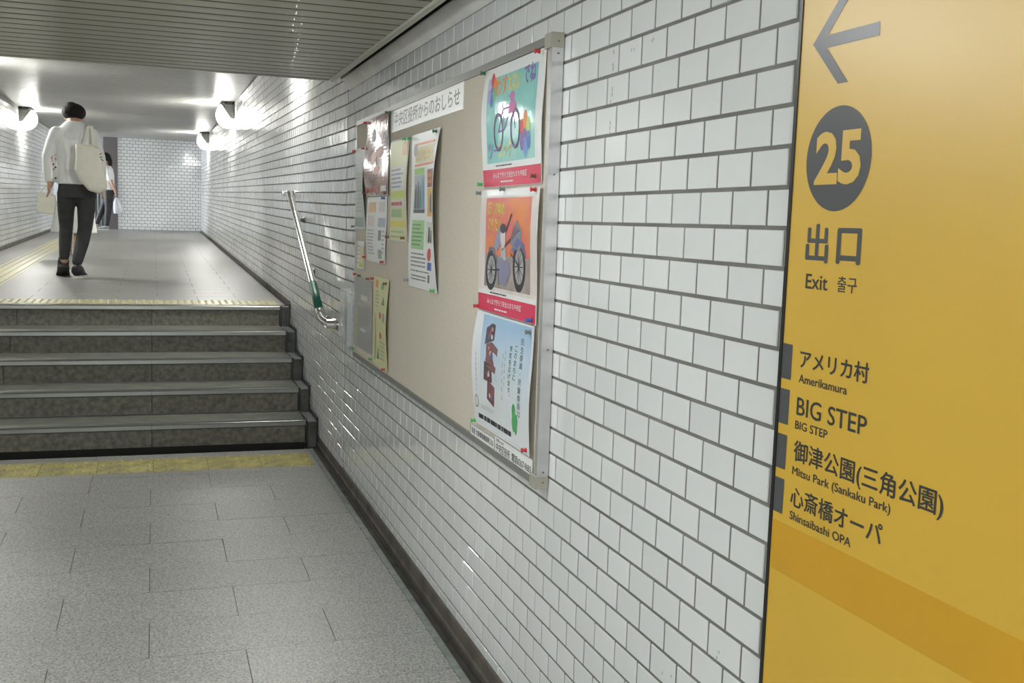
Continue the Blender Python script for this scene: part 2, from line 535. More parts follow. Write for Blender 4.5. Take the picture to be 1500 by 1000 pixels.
# upper tactile strip across
tac2 = empty('tactile_strip', (-1.1, 8.31, floor_z(8.3)), 'pale worn tactile strip along the top edge of the steps', 'tactile paving')
tm2 = blister_tile(0.30, 0.30, M['tactile_up'])
x = -0.085
while x - .3 > GX[1] - .02:
    o = link('tactile_tile', tm2, tac2)
    o.location = (x - .15, 8.31, floor_z(8.31) - .0295)
    o.rotation_euler = (math.atan(RS), 0, 0)
    x -= .30
MB().hexa(ramp_box(-0.085, -0.06, 8.16, 8.47, .03)).build('border', M['slab_up'], tac2)
MB().hexa(ramp_box(GX[1], x, 8.16, 8.47, .03)).build('border', M['slab_up'], tac2)
MB().hexa(ramp_box(WL, GX[0], 8.16, 8.47, .03)).build('border', M['slab_up'], tac2)
# guide strip of long bars
gs = empty('guide_strip', (-2.345, 8.16, floor_z(8.16)), 'pale yellow guide strip of long bars beside the left wall', 'tactile paving')
gx0, gx1 = GX
gbm = MB()
gbm.box(gx0 - gx0 + .001, gx1 - gx0 - .001, 0.001, 0.299, -.02, 0.0, .0008)
for q in range(4):
    xa = (q + .5) * (gx1 - gx0) / 4
    gbm.box(xa - .013, xa + .013, 0.01, 0.29, 0, .005, .002)
gm = gbm.mesh('guide_tile', M['tactile_up'])
y = 8.16
while y < 22.6:
    o = link('guide_tile', gm, gs)
    o.location = (gx0, y, floor_z(y)); o.rotation_euler = (math.atan(RS), 0, 0)
    y += .30

# ------------------------------------------------------------------ left wall, far wall
wl = structure(MB().box(WL - .18, WL, -4.0, 22.6, -.06, 3.1).build('wall_left', M['grout']))
b = MB()
for k in range(-20, 27):
    off = 0.0 if k % 2 else 0.5
    y = Y0 + (math.floor((-1.0 - Y0) / W) + off) * W
    while y < 22.6:
        a, c = y + GV / 2, min(y + W, 22.6) - GV / 2
        y += W
        zb, zt = Z0 - (k + 1) * P + GH / 2, Z0 - k * P - GH / 2
        if c - a < .02: continue
        if a < 5.6 and zt > 2.11: continue
        if zt + dz(a) > ceil_z(a): continue
        if a > YT and zb + dz(a) < floor_z(a) + .04: continue
        if zb < 0.04 and a < YT: continue
        tile_quad(b, WL, a, c, zb + dz(a), zt + dz(a), zb + dz(c), zt + dz(c), sgn=1, tilt=0.0006)
stuff(b.build('tile_field', M['tile_far'], wl))
structure(MB().hexa(ramp_box(WL, WL + .012, 8.17, 22.6, .12, .04)).build('baseboard_left', M['cove']))

XJ = -1.70
wb = structure(MB().box(XJ, 0.0, YF, YF + .2, .9, 3.1).build('wall_back', M['grout']))
b = MB()
z = floor_z(YF) + .005
r = 0
while z < ceil_z(YF) - .02:
    x = -(0.5 if r % 2 else 1.0) * W
    xs = [0.0]
    while x > XJ + .02:
        xs.append(x); x -= W
    xs.append(XJ)
    for j in range(len(xs) - 1):
        xa, xb = xs[j + 1] + GV / 2, xs[j] - GV / 2
        z1 = min(z + P - GH, ceil_z(YF) - .003)
        t0, t1 = random.uniform(-.0009, .0009), random.uniform(-.0009, .0009)
        yf = YF - TD
        e = .0015
        b.add([(xa, YF, z), (xb, YF, z), (xb, YF, z1), (xa, YF, z1),
               (xa + e, yf + t0, z + e), (xb - e, yf + t1, z + e), (xb - e, yf + t1, z1 - e), (xa + e, yf + t0, z1 - e)],
              [(4, 5, 6, 7), (0, 1, 5, 4), (1, 2, 6, 5), (2, 3, 7, 6), (3, 0, 4, 7)])
    z += P; r += 1
stuff(b.build('tile_field', M['tile_far'], wb))
# opening beside the far wall, leading left
jb = structure(MB().box(-1.975, XJ, YF - .02, YF + .25, .95, 2.97).build('trim_5', M['jamb']))
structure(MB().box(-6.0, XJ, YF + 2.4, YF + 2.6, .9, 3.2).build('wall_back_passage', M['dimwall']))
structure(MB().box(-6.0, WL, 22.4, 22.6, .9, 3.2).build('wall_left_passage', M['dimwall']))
structure(MB().hexa([(-6.0, 22.6, .9), (WL, 22.6, .9), (WL, YF + 2.4, .9), (-6.0, YF + 2.4, .9),
                     (-6.0, 22.6, floor_z(22.6)), (WL, 22.6, floor_z(22.6)), (WL, YF + 2.4, floor_z(26.4)), (-6.0, YF + 2.4, floor_z(26.4))]).build('floor_passage', M['slab_up']))
sh = structure(MB().box(-2.30, -1.985, YF + 1.2, YF + 1.26, 1.05, 2.75).build('door_1', M['dimwall']))
for i in range(5):
    MB().tube([(-2.27 + .065 * i, YF + 1.18, 1.1), (-2.27 + .065 * i, YF + 1.18, 2.72)], .012, 8).build('bar', M['steel_dk'], sh)

# ------------------------------------------------------------------ ceilings
SE = 5.49       # end of the low ceiling
CZL = 2.125
cl = structure(MB().box(WL, -0.115, -4.0, SE, CZL + .010, CZL + .10).build('ceiling', M['ceil_gap']))
SP = 0.1165
def slat_mesh(x0, x1, mt, w_=SP):
    pr = [(-w_ / 2 + .006, .012), (-w_ / 2 + .006, .002), (-w_ / 2 + .011, -.0005), (-w_ * .2, -.0018), (w_ * .2, -.0018), (w_ / 2 - .011, -.0005), (w_ / 2 - .006, .002), (w_ / 2 - .006, .012)]
    bb_ = MB()
    bb_.prism(pr, 'x', x0, x1)
    me = bb_.mesh('slat', mt)
    fix_normals(me)
    return me
sm = slat_mesh(WL, -0.128, M['ceil'])
y = SE - SP / 2 - .004
jst = MB()
yj = y + SP / 2
while yj > -4:
    jst.box(WL, -0.128, yj - .0075, yj + .0075, CZL - .0003, CZL + .012)
    yj -= SP
stuff(jst.build('slat_gap_shade', M['ceil_gap'], cl))  # dark strips laid flush to paint shade into the slat gaps
bst = MB()
while y > 2.4:
    o = link('slat', sm, cl); o.location = (0, y, CZL)
    o.rotation_euler = (random.uniform(-.004, .004), 0, 0)
    y -= SP
while y > -4:
    bst.box(WL, -0.128, y - SP / 2 + .003, y + SP / 2 - .003, CZL - .002, CZL + .01)
    y -= SP
stuff(bst.build('slat_field', M['ceil'], cl))
structure(MB().box(-0.135, -0.112, -4.0, SE + .004, CZL - .012, CZL + .02).build('trim_6', M['trim']))
structure(MB().box(WL, -0.112, SE, SE + .025, CZL - .006, 2.80).build('trim_7', M['ceil']))
# plaster cove between tiles and ceiling, black strips painting in the gap's shade
structure(MB().prism([(0.0, 2.097), (-0.006, 2.103), (-0.040, 2.150), (-0.045, 2.168), (-0.045, 2.22), (0.1, 2.22), (0.1, 2.097)], 'y', -4.0, 5.665).build('trim_8', M['plaster']))
structure(MB().box(-0.115, -0.047, -4.0, 5.60, 2.195, 2.22).build('trim_9', M['dark']))
structure(MB().box(-0.049, -0.0455, -4.0, 5.66, 2.152, 2.195).build('trim_gap_shade', M['dark']))
# high ceiling over the steps and corridor
def cbox(x0, x1, y0, y1, up0, up1):
    return [(x0, y0, ceil_z(y0) + up0), (x1, y0, ceil_z(y0) + up0), (x1, y1, ceil_z(y1) + up0), (x0, y1, ceil_z(y1) + up0),
            (x0, y0, ceil_z(y0) + up1), (x1, y0, ceil_z(y0) + up1), (x1, y1, ceil_z(y1) + up1), (x0, y1, ceil_z(y1) + up1)]
cu = structure(MB().hexa(cbox(-6.0, 0.1, SE, YF + 2.6, .003, .1)).build('ceiling_upper', M['ceil_gap']))
b = MB()
y = SE + .03
while y < YF + 2.5:
    y1_ = y + SP
    x0_ = WL if y < 22.6 else -6.0
    x1_ = 0.0 if y < YF else XJ
    t = random.uniform(-.0004, .0004)
    a, c = ceil_z(y), ceil_z(y1_)
    b.add([(x0_, y + .009, a + .008), (x1_, y + .009, a + .008), (x1_, y + .013, a + t), (x0_, y + .013, a + t),
           (x1_, (y + y1_) / 2, (a + c) / 2 - .0014), (x0_, (y + y1_) / 2, (a + c) / 2 - .0014),
           (x1_, y1_ - .013, c - t), (x0_, y1_ - .013, c - t), (x1_, y1_ - .009, c + .008), (x0_, y1_ - .009, c + .008)],
          [(0, 3, 2, 1), (3, 5, 4, 2), (5, 7, 6, 4), (7, 9, 8, 6)])
    y = y1_
cs = b.build('slat_field', M['ceil_up'], cu)
fix_normals(cs.data)
stuff(cs)
# wall behind the camera
structure(MB().box(WL - .18, .18, -4.2, -4.0, -.1, 2.3).build('wall_front', M['dimwall']))

# ------------------------------------------------------------------ lamps
def corner_lamp(side, y, label, grp):
    s = -1 if side > 0 else 1
    x0 = -.006 if side > 0 else WL + .006
    zc = ceil_z(y) - .13
    root = empty('corner_lamp', (x0, y, zc), label, 'lamp', grp)
    L = .60
    hp = [(0, .09), (s * .17, .09), (s * .145, .06), (s * .05, -.08), (0, -.09)]
    hp = [(x0 + a, zc + c) for a, c in hp]
    h = MB().prism(hp, 'y', y, y + L).build('housing', M['housing'], root); fix_normals(h.data)
    MB().prism([(x0 + s * .02, zc + .09), (x0 + s * .12, zc + .09), (x0 + s * .12, zc + .135), (x0 + s * .02, zc + .135)], 'y', y + .1, y + L - .1).build('mounting_bracket', M['housing'], root)
    outer, inner = [], []
    for i in range(13):
        t = math.radians(28 - 118 * i / 12)
        outer.append((x0 + s * (.03 + .165 * math.cos(t)), zc + .0 + .165 * math.sin(t)))
        inner.append((x0 + s * (.03 + .128 * math.cos(t)), zc + .0 + .128 * math.sin(t)))
    d = MB().prism(outer + inner[::-1], 'y', y + .012, y + L - .012)
    d = d.build('diffuser', M['lamp'], root); fix_normals(d.data)
    return root
corner_lamp(1, 14.0, 'glowing white corner lamp on the right wall of the corridor, nearer one', None)
corner_lamp(1, 20.4, 'glowing white corner lamp on the right wall close to the far wall', None)
corner_lamp(1, 7.35, 'glowing corner lamp above the steps hidden behind the low ceiling edge', None)
corner_lamp(-1, 17.0, 'glowing white corner lamp on the left wall behind the man in white', None)
corner_lamp(-1, 10.9, 'glowing corner lamp on the left wall beside the top of the steps', None)
for i, (lx, ly) in enumerate(((-1.45, -0.4), (-1.45, 2.55), (-1.45, -2.9))):  # out-of-view lamps put in to light the near walls and sign
    root = empty('ceiling_lamp', (lx, ly, CZL), 'unseen flat white ceiling lamp %s' % ('right above the photographer', 'just ahead of the photographer beside the yellow sign', 'behind the photographer')[i], 'lamp')
    MB().box(lx - .62, lx + .62, ly - .16, ly + .16, CZL - .045, CZL - .003).build('lamp_tray', M['trim'], root)
    MB().box(lx - .60, lx + .60, ly - .14, ly + .14, CZL - .135, CZL - .046).build('diffuser', M['panel_lamp'], root)
al = bpy.data.lights.new('daylight_stand_in', 'AREA'); al.shape = 'RECTANGLE'; al.size = 1.6; al.size_y = 1.4; al.energy = 330; al.color = (.86, .93, 1.0)  # added area light standing in for daylight from the unseen stairs
alo = bpy.data.objects.new('daylight_stand_in', al); COL.objects.link(alo)
alo.location = (-5.3, 23.9, 2.1); alo.rotation_euler = (0, math.radians(-90), 0)
hl = bpy.data.lights.new('hall_stand_in_light', 'AREA'); hl.shape = 'RECTANGLE'; hl.size = 2.3; hl.size_y = 1.7; hl.energy = 60; hl.color = (.96, 1.0, 1.0)  # added area light standing in for the unseen hall behind the camera
hlo = bpy.data.objects.new('hall_stand_in_light', hl); COL.objects.link(hlo)
hlo.location = (-1.6, -3.9, 1.15); hlo.rotation_euler = (math.radians(90), 0, 0)

# ------------------------------------------------------------------ small scuffs on the tiles
def scuff(pts, w_):
    b = MB()
    for (y_, z_) in pts:
        n = 7
        b.add([(-TD - .0003, y_ + random.uniform(.5, 1) * w_ * math.cos(-2 * math.pi * i / n), z_ + random.uniform(.5, 1) * w_ * 1.8 * math.sin(-2 * math.pi * i / n)) for i in range(n)], [tuple(range(n))])
    o_ = b.build('scuff_mark', ink((.36, .35, .31)), wall_r); stuff(o_)
scuff([(2.228, 1.814), (2.229, 1.785), (2.228, 1.777), (2.227, 1.732), (2.228, 1.72), (2.235, 1.703), (2.232, 1.634), (2.233, 1.645), (2.232, 1.656)], .0042)
scuff([(2.134, 1.805), (2.12, 1.804), (2.035, 1.809), (2.028, 1.812), (1.635, .649), (1.641, .636), (1.85, .517), (1.812, .527)], .0032)

# ------------------------------------------------------------------ lettering and flat print on the right wall
DG = None
def glyphs(s, bold=0.0, res=3, spacing=1.0, shear=0.0):
    c = bpy.data.curves.new('lettering', 'FONT')
    c.body = s; c.resolution_u = res; c.offset = bold; c.space_character = spacing; c.shear = shear
    o = bpy.data.objects.new('lettering', c)
    COL.objects.link(o)
    dg = bpy.context.evaluated_depsgraph_get()
    me = bpy.data.meshes.new_from_object(o.evaluated_get(dg))
    vs = [(v.co.x, v.co.y) for v in me.vertices]
    fs = [tuple(p.vertices) for p in me.polygons]
    bpy.data.objects.remove(o); bpy.data.curves.remove(c); bpy.data.meshes.remove(me)
    return vs, fs
def warp_none(y, z): return 0.0
def lay(b, vs, fs, X, yl, yr, zb, zt, warp=warp_none, cap=None, u0=None):
    # fit a flat shape into the wall rectangle; yl is the left edge as seen (larger y)
    us = [p[0] for p in vs]; ws = [p[1] for p in vs]
    ua, ub = min(us), max(us)
    wa, wb_ = (min(ws), max(ws)) if cap is None else cap
    out = []
    for u, v in vs:
        y = yl + (u - ua) / (ub - ua) * (yr - yl)
        z = zb + (v - wa) / (wb_ - wa) * (zt - zb)
        out.append((X + warp(y, z), y, z))
    b.add(out, fs)
def text(parent, s, X, yl, yr, zb, zt, mt, bold=0.0, warp=warp_none, cap=None, name='lettering', label=None, res=3):
    if name == 'number':
        vs, fs = glyphs(s, bold, res)
        b = MB(); lay(b, vs, fs, X, yl, yr, zb, zt, warp, cap)
    else:
        # heavier strokes: the same outline struck a few times with a small shift
        vs, fs = glyphs(s, 0.0, res)
        us = [p[0] for p in vs]
        du = bold * 1.3 * (yl - yr) / (max(us) - min(us)); dv = du * .7
        b = MB()
        for q, (su, sv) in enumerate(((0, 0), (1, 0), (-1, 0), (0, 1), (0, -1)) if bold > 0 else ((0, 0),)):
            lay(b, vs, fs, X - q * 1e-5, yl + su * du, yr + su * du, zb + sv * dv, zt + sv * dv, warp, cap)
    o = b.build(name, mt, parent)
    if label: o['label'] = label
    return o
def rect(b, X, y0, y1, z0, z1, warp=warp_none, nu=1, nv=1):
    # y0 left (larger), y1 right
    g = {}
    vs, fs = [], []
    for j in range(nv + 1):
        for i in range(nu + 1):
            y = y0 + (y1 - y0) * i / nu; z = z0 + (z1 - z0) * j / nv
            vs.append((X + warp(y, z), y, z))
    for j in range(nv):
        for i in range(nu):
            a = j * (nu + 1) + i
            fs.append((a, a + 1, a + nu + 2, a + nu + 1))
    b.add(vs, fs)
def poly(b, X, pts, warp=warp_none):
    b.add([(X + warp(y, z), y, z) for y, z in pts], [tuple(range(len(pts)))])
def ellipse(b, X, yc, zc, ry, rz, n=22, rot=0.0, warp=warp_none):
    pts = []
    for i in range(n):
        t = -2 * math.pi * i / n
        u, v = ry * math.cos(t), rz * math.sin(t)
        pts.append((yc + u * math.cos(rot) - v * math.sin(rot), zc + u * math.sin(rot) + v * math.cos(rot)))
    poly(b, X, pts, warp)
def ringshape(b, X, yc, zc, ry, rz, th, n=26, warp=warp_none):
    vs, fs = [], []
    for i in range(n):
        t = -2 * math.pi * i / n
        for q in (1.0, 1 - th):
            y, z = yc + ry * q * math.cos(t), zc + rz * q * math.sin(t)
            vs.append((X + warp(y, z), y, z))
    for i in range(n):
        j = (i + 1) % n
        fs.append((2 * i, 2 * j, 2 * j + 1, 2 * i + 1))
    b.add(vs, fs)
def stroke(b, X, pts, w_, warp=warp_none):
    # flat line of width w_ along (y,z) points
    for (ya, za), (yb_, zb_) in zip(pts, pts[1:]):
        d = math.hypot(yb_ - ya, zb_ - za) or 1
        ny, nz = -(zb_ - za) / d * w_ / 2, (yb_ - ya) / d * w_ / 2
        poly(b, X, [(ya + ny, za + nz), (yb_ + ny, zb_ + nz), (yb_ - ny, zb_ - nz), (ya - ny, za - nz)], warp)

# ------------------------------------------------------------------ yellow exit sign
XS = -0.012
sign = empty('exit_sign', (-0.006, 0.9, 1.1), 'large yellow exit sign panel with black arrow and number 25', 'sign')
MB().box(XS, -0.0035, 0.30, 1.474, 0.30, 2.04, 0).build('panel', M['yellow'], sign)
fb = MB()
fb.box(XS - .002, -0.0035, 1.474, 1.482, 0.292, 2.048); fb.box(XS - .002, -0.0035, 0.292, 0.30, 0.292, 2.048)
fb.box(XS - .002, -0.0035, 0.30, 1.474, 2.04, 2.048); fb.box(XS - .002, -0.0035, 0.30, 1.474, 0.292, 0.30)
fb.build('frame', M['black'], sign)
X1, X2 = XS - .0006, XS - .0010
rb = MB(); rb.box(XS - .0005, XS + .0005, 0.301, 1.4735, 0.866, 0.949); rb.build('orange_strip', M['orange_film'], sign)
ar = MB()
zc_ = 1.7132
poly(ar, X1, [(1.4421, zc_), (1.3722, 1.6461), (1.3478, 1.6461), (1.405, 1.7031), (1.2820, 1.7031), (1.2820, 1.7225), (1.4044, 1.7225), (1.3478, 1.7802), (1.3722, 1.7802)])
ar.build('arrow', M['ink_soft'], sign)
ci = MB(); ellipse(ci, X1, 1.3607, 1.5345, 0.0795, 0.0785, 48)
ci.build('number_disc', M['ink_soft'], sign)
yel = M['yellow']
text(sign, '25', X2, 1.4165, 1.3035, 1.4955, 1.5765, yel, bold=0.034, name='number')
text(sign, '出', X1, 1.4262, 1.3705, 1.3778, 1.4354, M['ink_soft'], bold=0.018)
text(sign, '口', X1, 1.3465, 1.2925, 1.3785, 1.4298, M['ink_soft'], bold=0.022)
text(sign, 'Exit', X1, 1.4215, 1.3653, 1.3357, 1.3585, M['ink'], bold=0.01, cap=(0, .69))
text(sign, '출구', X1, 1.3406, 1.2939, 1.3356, 1.3592, M['ink'], bold=0.005)
for zb, zt in ((1.1853, 1.2425), (1.1112, 1.1686), (1.0370, 1.0940), (0.9629, 1.0209)):
    bb2 = MB(); rect(bb2, X1, 1.4738, 1.4465, zb, zt); bb2.build('index_bar', M['ink_soft'], sign)
text(sign, 'アメリカ村', X1, 1.4235, 1.2532, 1.2085, 1.2383, M['ink'], bold=0.016)
text(sign, 'Amerikamura', X1, 1.4237, 1.3005, 1.1852, 1.1985, M['ink'], bold=0.012, cap=(0, .69))
text(sign, 'BIG STEP', X1, 1.4243, 1.2498, 1.1331, 1.1612, M['ink'], bold=0.008, cap=(0, .69))
text(sign, 'BIG STEP', X1, 1.4256, 1.3404, 1.1102, 1.1232, M['ink'], bold=0.012, cap=(0, .69))
text(sign, '御津公園(三角公園)', X1, 1.4245, 1.0847, 1.0582, 1.0915, M['ink'], bold=0.014, cap=(-.08, .84))
text(sign, 'Mitsu Park (Sankaku Park)', X1, 1.4256, 1.186, 1.0355, 1.0485, M['ink'], bold=0.012, cap=(0, .69))
text(sign, '心斎橋オーパ', X1, 1.4258, 1.1999, 0.9838, 1.0165, M['ink'], bold=0.014)
text(sign, 'Shinsaibashi OPA', X1, 1.4252, 1.2672, 0.9618, 0.9752, M['ink'], bold=0.012, cap=(0, .69))

# ------------------------------------------------------------------ notice board
BY0, BY1, BZ0, BZ1 = 5.268, 2.535, 0.735, 1.900     # y far / near, z
bd = empty('notice_board', (-0.02, 3.9, 1.32), 'long beige felt notice board in an aluminium frame on the white tiles', 'notice board')
MB().box(-0.027, -0.0045, BY1 + .02, BY0 - .01, BZ0 + .01, BZ1 - .01).build('felt_panel', M['felt'], bd)
MB().box(-0.036, -0.0045, BY1, BY1 + .020, BZ0 + .03, BZ1 - .03, 0).build('side_rail', M['alu'], bd)
MB().box(-0.030, -0.0045, BY0 - .008, BY0, BZ0 + .005, BZ1 - .005).build('side_rail', M['alu'], bd)
MB().box(-0.034, -0.0045, BY1 + .02, BY0 - .008, BZ1 - .022, BZ1).build('top_rail', M['alu_dark'], bd)
MB().box(-0.034, -0.0045, BY1 + .02, BY0 - .008, BZ0, BZ0 + .020).build('bottom_rail', M['alu_dark'], bd)
MB().box(-0.040, -0.0045, BY1 - .002, BY1 + .045, BZ1 - .034, BZ1 + .004, .002).build('corner_cap', M['cap'], bd)
MB().box(-0.040, -0.0045, BY1 - .002, BY1 + .045, BZ0 - .004, BZ0 + .030, .002).build('corner_cap', M['cap'], bd)
for z in (1.852, 1.882, 1.55, 1.10, 0.775, 0.748):
    MB().tube([(-.019, BY1 + .001, z), (-.019, BY1 - .0028, z)], .0024, 8).build('screw', M['steel_dk'], bd)
FX = -0.0275

hd = empty('header_plate', (FX, 3.9, 1.84), 'white header plate with large Japanese lettering along the top of the board', 'sign')
MB().box(FX - .002, FX, 3.360, 4.467, 1.789, 1.8785).build('plate', M['paper'], hd)
dkg = ink((.16, .17, .19))
text(hd, '中央区役所からのおしらせ', FX - .0026, 4.395, 3.40, 1.806, 1.865, dkg, bold=.012)
eb_ = MB(); ellipse(eb_, FX - .0026, 4.428, 1.838, .017, .026, 6); ringshape(eb_, FX - .0028, 4.428, 1.812, .014, .010, .4)
eb_.build('emblem', ink((.35, .42, .50)), hd)
la = empty('label_plate', (FX, 3.04, .77), 'small white label plate with black outline at the lower left of the pair', 'label')
MB().box(FX - .0045, FX - .0025, 2.911, 3.164, 0.7515, 0.7885).build('plate', M['paper'], la)
ol = MB()
for (a, c, e, f_) in ((3.164, 2.911, .7515, .7530), (3.164, 2.911, .787, .7885), (3.164, 3.160, .7515, .7885), (2.915, 2.911, .7515, .7885)):
    rect(ol, FX - .0048, a, c, e, f_)
ol.build('outline', M['ink'], la)
text(la, '後援 大阪事務機振興公会', FX - .0048, 3.148, 2.925, .761, .780, M['ink'], bold=.012)
lb = empty('label_plate', (FX, 2.75, .77), 'white contact label with a telephone number at the lower right board corner', 'label')
MB().box(FX - .0045, FX - .0025, 2.585, 2.909, 0.751, 0.7985).build('plate', M['paper'], lb)
text(lb, 'お問い合せ', FX - .0048, 2.897, 2.825, .784, .794, M['ink'], bold=.008)
text(lb, '中央区役所  電話6267-9683', FX - .0048, 2.897, 2.592, .757, .781, M['ink'], bold=.014, cap=(-.08, .84))

# ------------------------------------------------------------------ posters
def make_warp(amp, seed, yl, yr, zb, zt, lift=0.0, edge=None):
    def f(y, z):
        u = (yl - y) / (yl - yr); v = (z - zb) / (zt - zb)
        a = -amp * (0.5 + 0.5 * math.sin(seed + 5.0 * v + 2.2 * u)) * (math.sin(math.pi * min(1, max(0, v))) ** .7 * .7 + .3)
        if edge == 'left': a -= lift * max(0, 1 - u * 3.0) ** 2 * math.sin(math.pi * v)
        if edge == 'right': a -= lift * max(0, u * 3.0 - 2.0) ** 2 * (math.sin(math.pi * v) * .8 + .1)
        return a
    return f
def poster(name, label, cat, yl, yr, zb, zt, mt, amp=.004, seed=0.0, lift=0.0, edge=None, base=0.0035, skew=0.0):
    wf = make_warp(amp, seed, yl, yr, zb, zt, lift, edge)
    root = empty(name, (FX, (yl + yr) / 2, (zb + zt) / 2), label, cat)
    b = MB()
    nu, nv = 12, 22
    X = FX - base
    front = MB(); rect(front, X, yl, yr, zb, zt, wf, nu, nv)
    n = len(front.v)
    vs = front.v + [(v[0] + .0012, v[1], v[2]) for v in front.v]
    fs = list(front.f) + [tuple(i + n for i in q)[::-1] for q in front.f]
    # rim
    per = [i for i in range(nu + 1)] + [(nu + 1) * j + nu for j in range(1, nv + 1)] + [(nu + 1) * nv + i for i in range(nu - 1, -1, -1)] + [(nu + 1) * j for j in range(nv - 1, 0, -1)]
    for i in range(len(per)):
        a, c = per[i], per[(i + 1) % len(per)]
        fs.append((a, a + n, c + n, c))
    b.add(vs, fs)
    sh_ = b.build('sheet', mt, root, smooth=False)
    return root, X, wf
def bars_text(root, X, wf, yl, yr, zb, zt, n, mt, th=0.45, name='text_lines', gap=True, seed=1):
    rnd = random.Random(seed)
    b = MB()
    h = (zt - zb) / n
    for i in range(n):
        z = zt - (i + .5) * h
        y = yl
        end = yl + (yr - yl) * rnd.uniform(.7, 1.0)
        while y > end:
            l = rnd.uniform(.03, .12) * (yl - yr)
            y2 = max(y - l, end)
            rect(b, X, y, y2, z - h * th / 2, z + h * th / 2, wf)
            y = y2 - .012 * (yl - yr) * rnd.uniform(.6, 2)
    return stuff(b.build(name, mt, root))
def block(root, X, wf, yl, yr, zb, zt, mt, name='print_block', nu=3, nv=3):
    nu = max(nu, math.ceil(abs(yl - yr) / .035)); nv = max(nv, math.ceil(abs(zt - zb) / .016))
    b = MB(); rect(b, X, yl, yr, zb, zt, wf, nu, nv)
    return b.build(name, mt, root)
L1, L2, L3, L4 = -.0007, -.0013, -.0019, -.0024

red, orange, yellowp, greenp, bluep, purple, pink = (ink((.62, .05, .05)), ink((.80, .25, .03)), ink((.75, .60, .12)), ink((.10, .45, .15)), ink((.05, .16, .50)), ink((.22, .10, .40)), ink((.72, .05, .12)))
blk, wht = ink((.04, .04, .05)), ink((.85, .85, .85))
teal = mat('teal_crayon', (.22, .58, .55), rough=.07, coat=.0, noise_amt=.2, scale=7, col2=(.36, .70, .66), bump=.10, bump_scale=5)
oranget = mat('orange_crayon', (.78, .25, .06), rough=.25, noise_amt=.2, scale=9, col2=(.72, .16, .16), bump=.15, bump_scale=5)

# poster 1: teal bicycle drawing
def bicycle(b, X, yc, zc, s, wf, wy=.75, th=.16):
    ringshape(b, X, yc + .9 * s, zc, .62 * s * wy, .62 * s, th, warp=wf)
    ringshape(b, X, yc - .9 * s, zc, .62 * s * wy, .62 * s, th, warp=wf)
    for a, c in (((.9, 0), (.25, .05)), ((.25, .05), (-.45, .75)), ((-.45, .75), (.45, .72)), ((.45, .72), (.9, 0)), ((.25, .05), (.5, .95)), ((-.9, 0), (-.45, 1.05)), ((-.45, 1.05), (-.2, 1.1))):
        stroke(b, X, [(yc + a[0] * s, zc + a[1] * s), (yc + c[0] * s, zc + c[1] * s)], .07 * s, wf)
def flower(root, X, wf, yc, zc, s, cols):
    for i, c in enumerate(cols):
        t = math.pi * 2 * i / len(cols) + .5
        b = MB(); ellipse(b, X - .00005 * i, yc + s * .62 * math.cos(t), zc + s * .75 * math.sin(t), s * .34, s * .5, 16, rot=0, warp=wf)
        b.build('petal', c, root)
    b = MB(); ellipse(b, X - .0005, yc, zc, s * .25, s * .25, 12, warp=wf); b.build('flower_centre', purple, root)
r, X, wf = poster('poster', 'glossy poster with a bicycle and coloured flowers drawn on teal', 'poster', 3.094, 2.590, 1.5285, 1.8755, M['film'], amp=.007, seed=3.6, lift=.012, edge='left')
block(r, X + L1, wf, 3.055, 2.64, 1.598, 1.845, teal, 'artwork', 8, 8)
text(r, 'わす', X + L2, 2.985, 2.885, 1.79, 1.842, orange, bold=.02, warp=wf)
text(r, 'れない', X + L2, 2.875, 2.765, 1.79, 1.842, yellowp, bold=.02, warp=wf)
text(r, 'でね', X + L2, 2.745, 2.655, 1.80, 1.850, purple, bold=.02, warp=wf)
text(r, 'ツー', X + L2, 3.04, 2.96, 1.610, 1.655, purple, bold=.015, warp=wf)
text(r, 'ロック', X + L2, 2.95, 2.83, 1.610, 1.655, yellowp, bold=.015, warp=wf)
b = MB(); bicycle(b, X + L3, 2.875, 1.685, .085, wf); b.build('bicycle_drawing', purple, r)
for yc in (2.9515, 2.7985):
    b = MB(); ringshape(b, X + L4, yc, 1.685, .041, .055, .10, warp=wf); b.build('wheel', blk, r)
b = MB(); ellipse(b, X + L4, 2.83, 1.775, .018, .014, warp=wf); poly(b, X + L4, [(2.85, 1.76), (2.80, 1.76), (2.79, 1.73), (2.86, 1.73)], wf); b.build('rider', ink((.55, .10, .35)), r)
flower(r, X + L2, wf, 3.015, 1.81, .040, [ink((.55, .50, .75)), red, orange, greenp, bluep, ink((.35, .30, .65))])
flower(r, X + L2, wf, 2.715, 1.665, .050, [red, orange, ink((.45, .65, .2)), bluep, ink((.15, .3, .65)), purple])
block(r, X + L1, wf, 3.092, 2.592, 1.530, 1.580, pink, 'pink_band', 8, 1)
text(r, 'みんなで守ろう安全なまち中央区', X + L3, 3.00, 2.70, 1.553, 1.570, wht, bold=.008, warp=wf)
bars_text(r, X + L2, wf, 2.93, 2.78, 1.539, 1.546, 1, wht, .6)
bars_text(r, X + L2, wf, 2.98, 2.78, 1.586, 1.592, 1, blk, .6)
